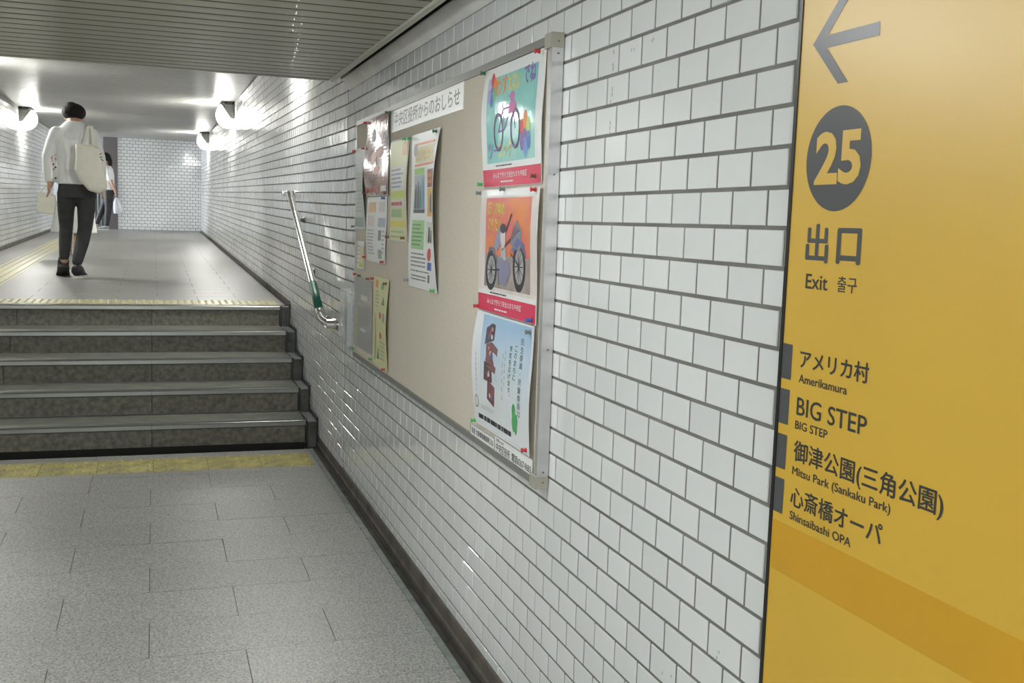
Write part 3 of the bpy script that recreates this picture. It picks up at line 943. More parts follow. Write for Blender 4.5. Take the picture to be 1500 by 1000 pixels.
# poster 2: orange motorbike drawing
r, X, wf = poster('poster', 'poster with a big-wheeled motorbike drawn on orange under the teal one', 'poster', 3.090, 2.585, 1.158, 1.520, M['film'], amp=.006, seed=2.0, base=.0085, lift=.006, edge='left')
block(r, X + L1, wf, 3.085, 2.59, 1.225, 1.50, mat('faded_print_border', (.78, .70, .66), rough=.3, noise_amt=.15, scale=8), 'print_border', 8, 6)
block(r, X + L2, wf, 3.035, 2.635, 1.33, 1.495, oranget, 'artwork', 8, 4)
block(r, X + L2, wf, 3.035, 2.635, 1.235, 1.33, mat('grey_crayon', (.42, .36, .32), rough=.4, noise_amt=.3, scale=20), 'artwork_ground', 8, 3)
text(r, 'ぼくのゆめ', X + L3, 3.015, 2.86, 1.445, 1.485, yellowp, bold=.03, warp=wf)
text(r, 'のりたい', X + L3, 3.01, 2.89, 1.40, 1.44, yellowp, bold=.03, warp=wf)
for (yc, zc, ry, rz) in ((2.975, 1.285, .050, .060), (2.725, 1.305, .055, .070)):
    b = MB(); ringshape(b, X + L3, yc, zc, ry, rz, .30, warp=wf); b.build('tyre', blk, r)
    b = MB(); ellipse(b, X + L3, yc, zc, ry * .68, rz * .68, warp=wf); b.build('wheel_disc', ink((.45, .45, .45)), r)
for (yc, zc, ry, rz) in ((2.975, 1.285, .032, .038), (2.725, 1.305, .036, .046)):
    b = MB()
    for i in range(6):
        t = math.pi * i / 6
        stroke(b, X + L4, [(yc + ry * math.cos(t), zc + rz * math.sin(t)), (yc - ry * math.cos(t), zc - rz * math.sin(t))], .003, wf)
    b.build('spokes', blk, r)
for nm, c, pts in (('rear_mudguard', (.16, .16, .20), [(3.03, 1.30), (3.00, 1.352), (2.955, 1.352), (2.925, 1.31), (2.94, 1.335), (2.975, 1.345), (3.01, 1.33)]),
                   ('rider_coat', (.30, .30, .42), [(2.96, 1.355), (2.905, 1.415), (2.885, 1.40), (2.895, 1.36), (2.93, 1.34)]),
                   ('checked_fairing', (.26, .24, .30), [(2.805, 1.365), (2.745, 1.435), (2.70, 1.40), (2.715, 1.345)]),
                   ('front_mudguard', (.14, .17, .34), [(2.80, 1.345), (2.74, 1.385), (2.685, 1.37), (2.665, 1.33), (2.715, 1.365), (2.77, 1.345)]),
                   ('engine', (.24, .24, .36), [(2.93, 1.305), (2.88, 1.33), (2.82, 1.32), (2.80, 1.285), (2.84, 1.245), (2.90, 1.25)]),
                   ('rider_body', (.52, .50, .52), [(2.885, 1.365), (2.845, 1.365), (2.838, 1.315), (2.89, 1.315)])):
    b = MB(); poly(b, X + L4, pts, wf); b.build(nm, ink(c), r)
b = MB()
for q_ in range(5):
    stroke(b, X + L4 - .0003, [(2.80 - .018 * q_, 1.37 + .008 * q_), (2.765 - .012 * q_, 1.42 - .004 * q_)], .0028, wf)
for p0, p1 in (((2.975, 1.285), (2.885, 1.29)), ((2.80, 1.34), (2.725, 1.305)), ((2.91, 1.29), (2.90, 1.245)), ((2.88, 1.345), (2.80, 1.38))):
    stroke(b, X + L4 - .0003, [p0, p1], .005, wf)
b.build('pen_lines', blk, r)
b = MB(); ellipse(b, X + L4 - .0004, 2.868, 1.385, .024, .034, warp=wf); b.build('rider_face', ink((.70, .62, .62)), r)
b = MB(); ellipse(b, X + L4 - .0006, 2.868, 1.408, .026, .014, warp=wf); stroke(b, X + L4 - .0006, [(2.84, 1.40), (2.79, 1.45)], .008, wf); b.build('rider_hair', blk, r)
block(r, X + L2, wf, 3.088, 2.588, 1.160, 1.211, pink, 'pink_band', 8, 1)
text(r, 'みんなで守ろう安全なまち中央区', X + L3, 3.00, 2.70, 1.184, 1.201, wht, bold=.008, warp=wf)
bars_text(r, X + L3, wf, 2.93, 2.78, 1.168, 1.176, 1, wht, .6)
bars_text(r, X + L2, wf, 2.98, 2.78, 1.215, 1.221, 1, blk, .6)
# poster 3: pale blue welfare poster with clover
r, X, wf = poster('poster', 'pale blue and white poster with photographs and a green clover', 'poster', 3.090, 2.587, 0.806, 1.156, mat('sky_print_paper', (.80, .84, .87), rough=.25, bump=.15, bump_scale=4), amp=.008, seed=4.0, base=.012, lift=.012, edge='left')
skym = bpy.data.materials.new('sky_blue_print'); skym.use_nodes = True
nt = skym.node_tree; tc = nt.nodes.new('ShaderNodeTexCoord'); sp = nt.nodes.new('ShaderNodeSeparateXYZ'); rp = nt.nodes.new('ShaderNodeValToRGB'); mr = nt.nodes.new('ShaderNodeMapRange')
nz_ = nt.nodes.new('ShaderNodeTexNoise'); nz_.inputs['Scale'].default_value = 6
ad = nt.nodes.new('ShaderNodeMath'); ad.operation = 'MULTIPLY_ADD'; ad.inputs[1].default_value = .12
mr.inputs['From Min'].default_value = 0.99; mr.inputs['From Max'].default_value = 1.20
nt.links.new(tc.outputs['Object'], sp.inputs[0]); nt.links.new(tc.outputs['Object'], nz_.inputs['Vector']); nt.links.new(nz_.outputs['Fac'], ad.inputs[0]); nt.links.new(sp.outputs['Z'], ad.inputs[2]); nt.links.new(ad.outputs[0], mr.inputs['Value'])
nt.links.new(mr.outputs['Result'], rp.inputs['Fac']); nt.links.new(rp.outputs['Color'], nt.nodes['Principled BSDF'].inputs['Base Color'])
rp.color_ramp.elements[0].color = (.78, .84, .87, 1); rp.color_ramp.elements[1].color = (.40, .60, .82, 1)
nt.nodes['Principled BSDF'].inputs['Roughness'].default_value = .25
block(r, X + L1, wf, 3.02, 2.60, .87, 1.150, skym, 'sky_print', 8, 8)
def photo(root, X, wf, pts, seed):
    rnd = random.Random(seed)
    b = MB(); poly(b, X, pts, wf); b.build('photo_print', ink([(.22, .10, .11), (.10, .09, .12), (.26, .13, .14), (.14, .09, .10)][seed % 4]), root)
    ys = [p[0] for p in pts]; zs = [p[1] for p in pts]
    cy, cz_ = sum(ys) / len(ys), sum(zs) / len(zs); hy, hz = (max(ys) - min(ys)) / 2, (max(zs) - min(zs)) / 2
    for i in range(4):
        b = MB(); ellipse(b, X - .0003 - .0001 * i, cy + rnd.uniform(-.45, .45) * hy, cz_ + rnd.uniform(-.4, .4) * hz, hy * rnd.uniform(.14, .24), hz * rnd.uniform(.16, .3), 10, warp=wf)
        b.build('photo_patch', [ink((.55, .32, .25)), ink((.50, .08, .10)), ink((.62, .60, .60)), ink((.15, .16, .28))][i], root)
photo(r, X + L2, wf, [(2.985, 1.062), (2.905, 1.082), (2.90, 1.127), (2.93, 1.13), (2.98, 1.112)], 1)
photo(r, X + L2, wf, [(2.975, 1.00), (2.88, .985), (2.865, 1.06), (2.92, 1.075), (2.97, 1.065)], 2)
photo(r, X + L2, wf, [(2.990, .955), (2.91, .955), (2.915, 1.005), (2.985, 1.012)], 3)
photo(r, X + L2, wf, [(2.965, .90), (2.895, .885), (2.885, .945), (2.955, .960)], 4)
for s_, y_, zt_, zb_, wd in (('民生委員・児童委員は', 2.665, 1.115, .895, .026), ('このまちに', 2.712, 1.09, .99, .022), ('笑顔を広げます。', 2.752, 1.085, .93, .022)):
    h = (zt_ - zb_) / len(s_)
    b = MB()
    for i, ch in enumerate(s_):
        vs, fs = glyphs(ch, .012, 2)
        if len(vs) < 3: continue
        if ch == '・': lay(b, vs, fs, X + L2, y_ + wd * .10, y_ - wd * .10, zt_ - (i + .58) * h, zt_ - (i + .42) * h, wf)
        elif ch == '。': lay(b, vs, fs, X + L2, y_ - wd * .18, y_ - wd * .48, zt_ - (i + .35) * h, zt_ - (i + .05) * h, wf)
        else: lay(b, vs, fs, X + L2, y_ + wd / 2, y_ - wd / 2, zt_ - (i + 1) * h + .12 * h, zt_ - i * h - .05 * h, wf)
    b.build('lettering', ink((.13, .20, .17)), r)
b = MB()
for i in range(6): stroke(b, X + L2, [(2.795 - .0 * i, 1.065 - .018 * i), (2.795, 1.055 - .018 * i)], .005, wf); stroke(b, X + L2, [(2.815, 1.055 - .024 * i), (2.815, 1.040 - .024 * i)], .005, wf)
for i in range(9): stroke(b, X + L2, [(3.055, 1.03 - .016 * i), (3.055, 1.020 - .016 * i)], .004, wf)
stuff(b.build('text_lines', ink((.35, .38, .38)), r))
b = MB()
for (cy, cz_, ry, rz) in ((2.708, .905, .016, .024), (2.690, .885, .015, .018), (2.712, .872, .015, .024), (2.694, .862, .010, .018)): ellipse(b, X + L2, cy, cz_, ry, rz, 14, warp=wf)
stroke(b, X + L2, [(2.703, .88), (2.692, .842)], .005, wf)
b.build('clover', greenp, r)
b = MB(); ringshape(b, X + L2, 3.06, .878, .016, .020, .28, warp=wf); b.build('round_logo', ink((.35, .38, .20)), r)
bars_text(r, X + L2, wf, 3.02, 2.86, .862, .875, 2, ink((.4, .42, .45)), .4)
bars_text(r, X + L2, wf, 3.045, 2.63, .825, .848, 1, blk, .6)

# poster 4: tall white flyer in the middle
r, X, wf = poster('flyer', 'tall white flyer with a group photo, green box and yellow heading', 'flyer', 4.055, 3.612, 1.168, 1.750, M['paper'], amp=.010, seed=1.2, lift=.03, edge='right', base=.004)
block(r, X + L1, wf, 4.0, 3.67, 1.705, 1.713, orange, 'heading_rule', 4, 1); block(r, X + L1, wf, 4.0, 3.67, 1.628, 1.636, orange, 'heading_rule', 4, 1)
block(r, X + L1, wf, 3.99, 3.68, 1.640, 1.700, ink((.82, .74, .45)), 'heading_band', 4, 1)
text(r, 'ひとりセミナー', X + L2, 3.975, 3.695, 1.648, 1.692, ink((.75, .50, .10)), bold=.03, warp=wf)
b = MB(); ellipse(b, X + L2, 3.985, 1.69, .028, .024, warp=wf); b.build('badge', ink((.30, .32, .45)), r)
block(r, X + L1, wf, 4.005, 3.835, 1.597, 1.62, ink((.35, .62, .12)), 'green_strip', 3, 1)
block(r, X + L1, wf, 4.005, 3.835, 1.465, 1.595, ink((.42, .50, .56)), 'photo_print', 4, 4)
for i, (yy_, h, c) in enumerate(((3.975, .075, (.05, .05, .07)), (3.935, .085, (.08, .09, .13)), (3.90, .07, (.10, .22, .18)), (3.865, .095, (.12, .38, .55)))):
    b = MB(); poly(b, X + L2 - .0001 * i, [(yy_ + .018, 1.468), (yy_ - .018, 1.468), (yy_ - .015, 1.468 + h), (yy_ + .015, 1.468 + h)], wf); ellipse(b, X + L2 - .0001 * i, yy_, 1.475 + h, .009, .012, 10, warp=wf)
    b.build('photo_figure', ink(c), r)
block(r, X + L1, wf, 4.005, 3.835, 1.452, 1.466, blk, 'film_strip_edge', 3, 1)
block(r, X + L1, wf, 3.79, 3.68, 1.545, 1.61, ink((.30, .08, .06)), 'red_panel', 2, 2); block(r, X + L1, wf, 3.79, 3.68, 1.44, 1.543, ink((.78, .45, .08)), 'orange_panel', 2, 2)
b = MB(); poly(b, X + L2, [(3.75, 1.455), (3.71, 1.455), (3.705, 1.51), (3.73, 1.53), (3.755, 1.50)], wf); b.build('panel_figure', ink((.12, .12, .16)), r)
bars_text(r, X + L2, wf, 3.78, 3.69, 1.555, 1.60, 2, orange, .6)
block(r, X + L1, wf, 4.015, 3.83, 1.315, 1.425, ink((.38, .66, .30)), 'green_box', 3, 3)
bars_text(r, X + L2, wf, 4.005, 3.84, 1.325, 1.415, 6, ink((.12, .30, .12)), .35)
block(r, X + L1, wf, 3.80, 3.69, 1.34, 1.42, ink((.70, .74, .62)), 'pale_picture', 2, 2)
b = MB(); poly(b, X + L2, [(3.77, 1.345), (3.74, 1.345), (3.745, 1.40), (3.765, 1.40)], wf); poly(b, X + L2, [(3.735, 1.345), (3.71, 1.345), (3.715, 1.39), (3.73, 1.39)], wf); b.build('picture_figures', blk, r)
bars_text(r, X + L1, wf, 4.01, 3.76, 1.245, 1.305, 4, ink((.2, .2, .22)), .38, seed=4)
b = MB(); ellipse(b, X + L1, 3.745, 1.30, .028, .024, warp=wf); b.build('red_badge', red, r)
block(r, X + L1, wf, 3.765, 3.70, 1.243, 1.272, bluep, 'blue_badge', 2, 1)
bars_text(r, X + L1, wf, 4.01, 3.70, 1.228, 1.238, 1, ink((.2, .2, .22)), .5, seed=5)
bars_text(r, X + L1, wf, 4.00, 3.76, 1.195, 1.22, 2, ink((.2, .2, .22)), .4, seed=6)
block(r, X + L1, wf, 3.755, 3.725, 1.197, 1.226, ink((.22, .24, .24)), 'small_picture', 1, 1)
# poster 5: yellow-green narrow flyer
r, X, wf = poster('flyer', 'narrow yellow-green flyer with a red and white text band', 'flyer', 4.433, 4.112, 1.336, 1.752, M['film'], amp=.010, seed=3.1, base=.004)
block(r, X + L1, wf, 4.425, 4.12, 1.34, 1.745, ink((.74, .76, .40)), 'tinted_print', 4, 8)
block(r, X + L2, wf, 4.40, 4.145, 1.545, 1.64, ink((.78, .80, .78)), 'pale_box', 3, 3)
bars_text(r, X + L3, wf, 4.39, 4.155, 1.55, 1.635, 5, ink((.30, .36, .50)), .45, seed=8)
block(r, X + L2, wf, 4.42, 4.125, 1.515, 1.54, ink((.62, .74, .10)), 'green_band', 3, 1)
block(r, X + L2, wf, 4.42, 4.125, 1.475, 1.505, ink((.80, .72, .66)), 'pale_band', 3, 1)
bars_text(r, X + L3, wf, 4.41, 4.14, 1.48, 1.50, 1, red, .7, seed=9)
block(r, X + L2, wf, 4.41, 4.20, 1.435, 1.468, ink((.32, .52, .22)), 'green_picture', 3, 1)
block(r, X + L2, wf, 4.42, 4.125, 1.395, 1.42, ink((.80, .70, .10)), 'yellow_band', 3, 1)
bars_text(r, X + L3, wf, 4.40, 4.14, 1.345, 1.385, 2, ink((.45, .55, .30)), .4, seed=10)
block(r, X + L2, wf, 4.20, 4.125, 1.68, 1.735, ink((.80, .48, .22)), 'orange_corner', 1, 1)
# poster 6: dark red glossy poster
r, X, wf = poster('poster', 'dark red glossy poster wrapped in shiny film near the board corner', 'poster', 4.972, 4.472, 1.527, 1.884, M['film'], amp=.016, seed=.2, base=.006)
dr = mat('dark_red_glossy_print', (.13, .025, .03), rough=.11, coat=.0, noise_amt=.5, scale=9, col2=(.42, .18, .19), bump=.20, bump_scale=8)
block(r, X + L1, wf, 4.968, 4.476, 1.530, 1.880, dr, 'artwork', 8, 8)
for i, (cy, cz_, ry, rz, c) in enumerate(((4.80, 1.80, .05, .03, (.05, .02, .03)), (4.66, 1.72, .08, .025, (.45, .10, .08)), (4.78, 1.70, .05, .03, (.50, .12, .08)), (4.70, 1.64, .06, .02, (.60, .20, .15)))):
    b = MB(); ellipse(b, X + L2, cy, cz_, ry, rz, 14, warp=wf); b.build('print_patch', ink(c), r)
text(r, '秋の祭', X + L2, 4.93, 4.66, 1.545, 1.57, ink((.60, .12, .10)), bold=.02, warp=wf)
block(r, X + L2, wf, 4.60, 4.49, 1.545, 1.57, wht, 'white_tag', 1, 1)
# poster 7: white newsletter under it
r, X, wf = poster('flyer', 'white newsletter sheet with small pictures beneath the dark red poster', 'flyer', 4.944, 4.512, 1.230, 1.524, M['paper'], amp=.006, seed=5.1, base=.004)
block(r, X + L1, wf, 4.90, 4.74, 1.455, 1.50, ink((.80, .50, .20)), 'orange_box', 2, 1)
block(r, X + L1, wf, 4.68, 4.55, 1.455, 1.50, ink((.72, .70, .66)), 'pale_photo', 2, 1)
block(r, X + L1, wf, 4.68, 4.53, 1.39, 1.43, ink((.40, .46, .52)), 'grey_photo', 2, 1)
block(r, X + L1, wf, 4.90, 4.76, 1.39, 1.44, ink((.75, .62, .62)), 'pink_box', 2, 1)
bars_text(r, X + L1, wf, 4.91, 4.74, 1.26, 1.38, 8, ink((.45, .45, .5)), .35, seed=12)
block(r, X + L1, wf, 4.66, 4.60, 1.33, 1.375, ink((.25, .25, .26)), 'dark_photo', 1, 1)
block(r, X + L1, wf, 4.66, 4.58, 1.25, 1.29, ink((.35, .45, .33)), 'green_photo', 1, 1)
bars_text(r, X + L1, wf, 4.58, 4.52, 1.27, 1.38, 6, ink((.45, .45, .5)), .4, seed=13)
# poster 8: pale green sheet at the far edge
r, X, wf = poster('flyer', 'pale grey-green sheet at the far left edge of the board', 'flyer', 5.256, 4.985, 1.374, 1.765, mat('pale_green_paper', (.66, .72, .68), rough=.5), amp=.012, seed=2.4, base=.004, lift=.01, edge='right')
block(r, X + L1, wf, 5.23, 5.06, 1.665, 1.695, ink((.42, .44, .62)), 'lilac_box', 2, 1)
bars_text(r, X + L1, wf, 5.23, 5.03, 1.45, 1.65, 10, ink((.45, .55, .48)), .28, seed=15)
block(r, X + L1, wf, 5.24, 5.02, 1.385, 1.43, ink((.30, .38, .35)), 'dark_photo', 2, 1)
# poster 9: small card
r, X, wf = poster('card', 'small yellow and white card pinned below the pale green sheet', 'card', 5.190, 5.008, 1.182, 1.316, M['paper'], amp=.003, seed=1, base=.004)
block(r, X + L1, wf, 5.12, 5.02, 1.21, 1.29, ink((.80, .70, .35)), 'yellow_box', 1, 1); block(r, X + L1, wf, 5.12, 5.02, 1.19, 1.21, ink((.60, .72, .10)), 'green_box', 1, 1)
bars_text(r, X + L1, wf, 5.18, 5.13, 1.20, 1.30, 5, ink((.4, .4, .45)), .4, seed=16)
# poster 10: pale yellow sheet low on the board
r, X, wf = poster('flyer', 'pale yellow flyer with red spots low on the far end of the board', 'flyer', 4.745, 4.430, 0.768, 1.168, mat('pale_yellow_paper', (.74, .74, .42), rough=.5), amp=.006, seed=3, base=.004, lift=.008, edge='right')
b = MB(); ellipse(b, X + L1, 4.67, 1.135, .03, .018, warp=wf); b.build('orange_spot', orange, r)
b = MB(); ellipse(b, X + L1, 4.55, 1.13, .025, .015, warp=wf); b.build('green_spot', greenp, r)
bars_text(r, X + L1, wf, 4.70, 4.60, 1.03, 1.11, 5, ink((.45, .45, .35)), .4, seed=18)
for zq in (1.00, .91):
    b = MB(); ellipse(b, X + L1, 4.585, zq, .022, .016, warp=wf); b.build('red_spot', red, r)
block(r, X + L1, wf, 4.53, 4.48, .975, 1.015, ink((.35, .38, .36)), 'small_photo', 1, 1)
b = MB(); poly(b, X + L1, [(4.56, 1.05), (4.49, 1.05), (4.52, 1.09)], wf); poly(b, X + L1, [(4.66, .80), (4.61, .80), (4.635, .86)], wf); b.build('dark_triangles', ink((.18, .24, .16)), r)
b = MB(); rect(b, X + L1, 4.715, 4.69, .79, 1.0, wf); b.build('side_lettering_band', ink((.50, .50, .25)), r)
bars_text(r, X + L1, wf, 4.60, 4.47, .80, .89, 5, ink((.45, .5, .35)), .35, seed=19)
# clear pocket and acrylic leaflet holder
plast = mat('clear_plastic', (.86, .88, .88), rough=.08, alpha=.26, spec=.8)
pk = empty('document_pocket', (FX, 5.0, .97), 'clear plastic pocket holding grey papers on the lower far corner of the board', 'pocket')
MB().box(FX - .006, FX - .002, 4.80, 5.235, .80, 1.135).build('paper_stack', mat('grey_backed_paper', (.42, .41, .38), rough=.7), pk)
MB().box(FX - .0085, FX - .0078, 4.79, 5.25, .797, 1.139).build('pocket_sheet', plast, pk)
for (a, c, e, f_) in ((5.06, 4.90, 1.035, 1.058), (5.06, 4.93, .885, .898)):
    b = MB(); rect(b, FX - .0065, a, c, e, f_); b.build('white_label', wht, pk)
b = MB(); rect(b, FX - .0065, 5.225, 5.15, .82, .98); b.build('yellow_paper_edge', ink((.50, .48, .10)), pk)
b = MB(); rect(b, FX - .0065, 5.225, 5.16, .99, 1.10); b.build('dark_paper_edge', ink((.30, .32, .30)), pk)
lh = empty('leaflet_holder', (-.05, 5.38, .9), 'clear acrylic leaflet holder fixed to the tiles at the far end of the board', 'leaflet holder')
b = MB()
hx0, hx1, hy0, hy1, hz0, hz1 = -.062, -.0045, 5.285, 5.50, .775, 1.06
b.box(hx0, hx0 + .003, hy0, hy1, hz0, hz1 - .04); b.box(hx0, hx1, hy0, hy0 + .003, hz0, hz1); b.box(hx0, hx1, hy1 - .003, hy1, hz0, hz1); b.box(hx0, hx1, hy0, hy1, hz0, hz0 + .003)
b.build('holder_shell', plast, lh)
MB().box(-.04, -.034, hy0 + .008, hy1 - .01, hz0 + .006, hz1 - .06).build('leaflets', mat('pale_leaflets', (.62, .66, .66), rough=.5), lh)
MB().box(-.0635, -.0625, hy0 + .004, hy0 + .010, hz0 + .01, hz0 + .20).build('dark_edge', ink((.12, .14, .18)), lh)

# ------------------------------------------------------------------ push pins
def pin(y, z, col, label, x=FX - .004):
    c = {'red': red, 'green': greenp, 'dark green': ink((.04, .14, .08)), 'grey': ink((.22, .24, .25)), 'blue': bluep, 'orange': orange, 'brown': ink((.25, .10, .06))}[col]
    root = empty('push_pin', (x, y, z), label, 'push pin', 'push pins on the notice board')
    bb3 = MB()
    R = [((x, y, z), .0062), ((x - .003, y, z), .0062), ((x - .004, y, z), .0045), ((x - .010, y, z), .0042), ((x - .012, y, z), .0068), ((x - .015, y, z), .0060)]
    bb3.tube([q[0] for q in R], [q[1] for q in R], 10)
    bb3.build('pin_head', c, root)
    MB().tube([(x + .003, y, z), (x, y, z)], .0008, 6).build('pin_shaft', M['chrome'], root)
PT = FX - .014
for y, z, c, l in (
    (3.088, 1.868, 'dark green', 'dark green pin at the upper left corner of the teal bicycle poster'),
    (2.612, 1.866, 'red', 'red pin at the upper right corner of the teal bicycle poster'),
    (3.088, 1.538, 'green', 'green pin at the lower left corner of the teal bicycle poster'),
    (2.612, 1.548, 'brown', 'brown pin in the pink band right end of the teal poster'),
    (3.098, 1.512, 'grey', 'grey pin at the upper left corner of the motorbike poster'),
    (2.868, 1.519, 'grey', 'grey pin at the top middle of the motorbike poster'),
    (2.608, 1.513, 'red', 'red pin at the upper right corner of the motorbike poster'),
    (3.090, 1.168, 'red', 'red pin at the lower left corner of the motorbike poster'),
    (2.608, 1.170, 'blue', 'blue pin at the lower right corner of the motorbike poster'),
    (2.610, 1.138, 'grey', 'grey pin at the upper right corner of the pale blue clover poster'),
    (3.085, .812, 'green', 'green pin at the lower left corner of the clover poster'),
    (2.608, .820, 'red', 'red pin at the lower right corner of the clover poster'),
    (4.048, 1.738, 'green', 'green pin at the upper left corner of the tall white flyer'),
    (3.655, 1.738, 'dark green', 'dark green pin at the upper right corner of the tall white flyer'),
    (4.050, 1.190, 'grey', 'grey pin at the lower left corner of the tall white flyer'),
    (3.640, 1.176, 'green', 'green pin at the lower right corner of the tall white flyer'),
    (4.135, 1.742, 'green', 'green pin at the upper right corner of the yellow-green flyer'),
    (4.130, 1.352, 'brown', 'brown pin at the lower right corner of the yellow-green flyer'),
    (4.425, 1.350, 'brown', 'brown pin at the lower left corner of the yellow-green flyer'),
    (4.965, 1.870, 'red', 'red pin at the upper left corner of the dark red poster'),
    (4.480, 1.875, 'dark green', 'dark green pin at the upper right corner of the dark red poster'),
    (4.965, 1.545, 'brown', 'brown pin at the lower left corner of the dark red poster'),
    (4.525, 1.240, 'red', 'red pin at the lower right corner of the white newsletter'),
    (4.935, 1.245, 'red', 'red pin at the lower left corner of the white newsletter'),
    (4.520, 1.515, 'blue', 'blue pin at the upper right corner of the white newsletter'),
    (5.246, 1.755, 'red', 'red pin at the upper left corner of the pale green sheet'),
    (5.246, 1.385, 'grey', 'grey pin at the lower left corner of the pale green sheet'),
    (5.010, 1.755, 'red', 'red pin at the upper right corner of the pale green sheet'),
    (5.17, 1.152, 'red', 'red pin above the left end of the clear pocket'),
    (5.06, 1.150, 'dark green', 'dark green pin above the middle of the clear pocket'),
    (4.84, 1.148, 'brown', 'brown pin above the right end of the clear pocket'),
    (4.735, 1.155, 'red', 'red pin at the upper left corner of the pale yellow flyer'),
    (4.450, 1.150, 'brown', 'brown pin at the upper right corner of the pale yellow flyer'),
    (4.735, .785, 'green', 'green pin at the lower left corner of the pale yellow flyer'),
    (4.450, .778, 'red', 'red pin at the lower right corner of the pale yellow flyer'),
    (5.20, .775, 'green', 'green pin in the felt at the lower far corner of the board')):
    pin(y, z, c, l, FX - (.013 if y < 3.2 else .012))

# ------------------------------------------------------------------ handrail
hr = empty('handrail', (-.09, 6.7, 1.2), 'polished steel handrail with a green grip band on the wall beside the steps', 'handrail')
A, Bt = Vector((-.09, 7.46, 1.585)), Vector((-.09, 5.99, .872))
dr_ = (Vector((-.09, 5.90, .838)) - A).normalized()
def bend(p0, p1, p2, rr, n=7):
    a = (p0 - p1).normalized(); c = (p2 - p1).normalized()
    out = []
    for i in range(n + 1):
        t = i / n
        q0 = p1 + a * rr * (1 - t); q1 = p1 + c * rr * t
        out.append(q0 * (1 - t) + q1 * t)
    return out
top_end = Vector((-.09, 7.80, 1.588)); wall_top = Vector((-.009, 7.86, 1.588))
bot = Vector((-.09, 5.90, .838)); bot2 = Vector((-.012, 5.86, .83))
path = [wall_top] + bend(wall_top, top_end, A, .05) + bend(top_end, A, Bt, .08) + bend(A, bot, bot2, .06) + [bot2]
hb = MB(); hb.tube(path, .0215, 18); hb.build('rail', M['chrome'], hr, smooth=True)
g0, g1 = A + dr_ * 1.28, A + dr_ * 1.59
hb = MB(); hb.tube([g0, g1], .0240, 18); hb.build('grip_band', M['green'], hr, smooth=True)
hb = MB(); hb.tube([g1 + dr_ * .008, g1 + dr_ * .05], .0265, 18); hb.build('joint_collar', M['chrome'], hr, smooth=True)
for (p, rr) in ((wall_top, .032), (bot2, .036)):
    hb = MB(); hb.tube([(-.0045, p.y, p.z), (-.014, p.y, p.z), (-.020, p.y, p.z)], [rr, rr, rr * .7], 20); hb.build('wall_flange', M['chrome'], hr, smooth=False)
hb = MB(); hb.tube([bot2 + Vector((-.055, .012, 0)), bot2 + Vector((-.012, 0, 0))], [.029, .034], 18); hb.build('end_drum', M['chrome'], hr)
for (yy_, zz_) in ((7.336, 1.405), (6.854, 1.075), (6.30, .82)):
    t = (yy_ - .10 - A.y) / (Bt.y - A.y); pp_ = A + (Bt - A) * t
    hb = MB(); hb.tube([(-.02, yy_, zz_), (-.055, (yy_ + pp_.y) / 2, zz_ + .0), (-.085, pp_.y, pp_.z - .02)], .007, 10); hb.tube([(-.0045, yy_, zz_), (-.022, yy_, zz_)], [.022, .016], 14)
    hb.build('bracket', M['steel_dk'], hr, smooth=False)

# ------------------------------------------------------------------ people
def remesh(parts_mb, voxel, name, mt, parent, smooth_it=6):
    me = parts_mb.mesh('tmp', mt)
    fix_islands(me)
    o = bpy.data.objects.new('tmp', me); COL.objects.link(o)
    mod = o.modifiers.new('r', 'REMESH'); mod.mode = 'VOXEL'; mod.voxel_size = voxel; mod.use_smooth_shade = True
    ms = o.modifiers.new('s', 'SMOOTH'); ms.factor = .5; ms.iterations = smooth_it
    dg = bpy.context.evaluated_depsgraph_get()
    res = bpy.data.meshes.new_from_object(o.evaluated_get(dg))
    bpy.data.objects.remove(o)
    res.materials.clear(); res.materials.append(mt)
    res.polygons.foreach_set('use_smooth', [True] * len(res.polygons))
    return link(name, res, parent)
def fix_islands(me):
    fix_normals(me)
def limb(b, pts, rs, n=12, flat=1.0):
    b.tube(pts, rs, n)
    for p, r in ((pts[0], rs[0]), (pts[-1], rs[-1])):
        b.sphere(p, r, r, r, n, 6)
def torso(b, R):
    # rings (x,y,z,rx,ry)
    b.rings([((x, y, z), rx, ry, (1, 0, 0), (0, 1, 0)) for x, y, z, rx, ry in R], 20)
def hand(b, w_, d, side=1, s=1.0, curl=.35):
    # w_: wrist point, d: direction down; five fingers
    w_ = Vector(w_); d = Vector(d).normalized()
    a = Vector((0, 1, 0)); a = (a - d * a.dot(d)).normalized()      # across the palm: thumb points to +y
    nrm = d.cross(a)
    pc = w_ + d * .045 * s
    b.rings([(w_, .020 * s, .014 * s, a, nrm), (w_ + d * .03 * s, .034 * s, .016 * s, a, nrm), (w_ + d * .075 * s, .037 * s, .013 * s, a, nrm), (w_ + d * .09 * s, .032 * s, .011 * s, a, nrm)], 12)
    for i, (off, L) in enumerate(((.027, .062), (.010, .072), (-.008, .066), (-.025, .052))):
        p0 = w_ + d * .078 * s + a * off * s
        c = nrm * side * curl
        p1 = p0 + (d + c * .3).normalized() * L * .45 * s
        p2 = p1 + (d + c * .9).normalized() * L * .32 * s
        p3 = p2 + (d + c * 1.7).normalized() * L * .25 * s
        b.tube([p0, p1, p2, p3], [.0088 * s, .0082 * s, .0074 * s, .006 * s], 8)
    t0 = w_ + d * .025 * s + a * .026 * s
    t1 = t0 + (d * .7 + a * .8).normalized() * .032 * s
    t2 = t1 + (d * .95 + a * .25).normalized() * .028 * s
    b.tube([t0, t1, t2], [.011 * s, .0095 * s, .0075 * s], 8)
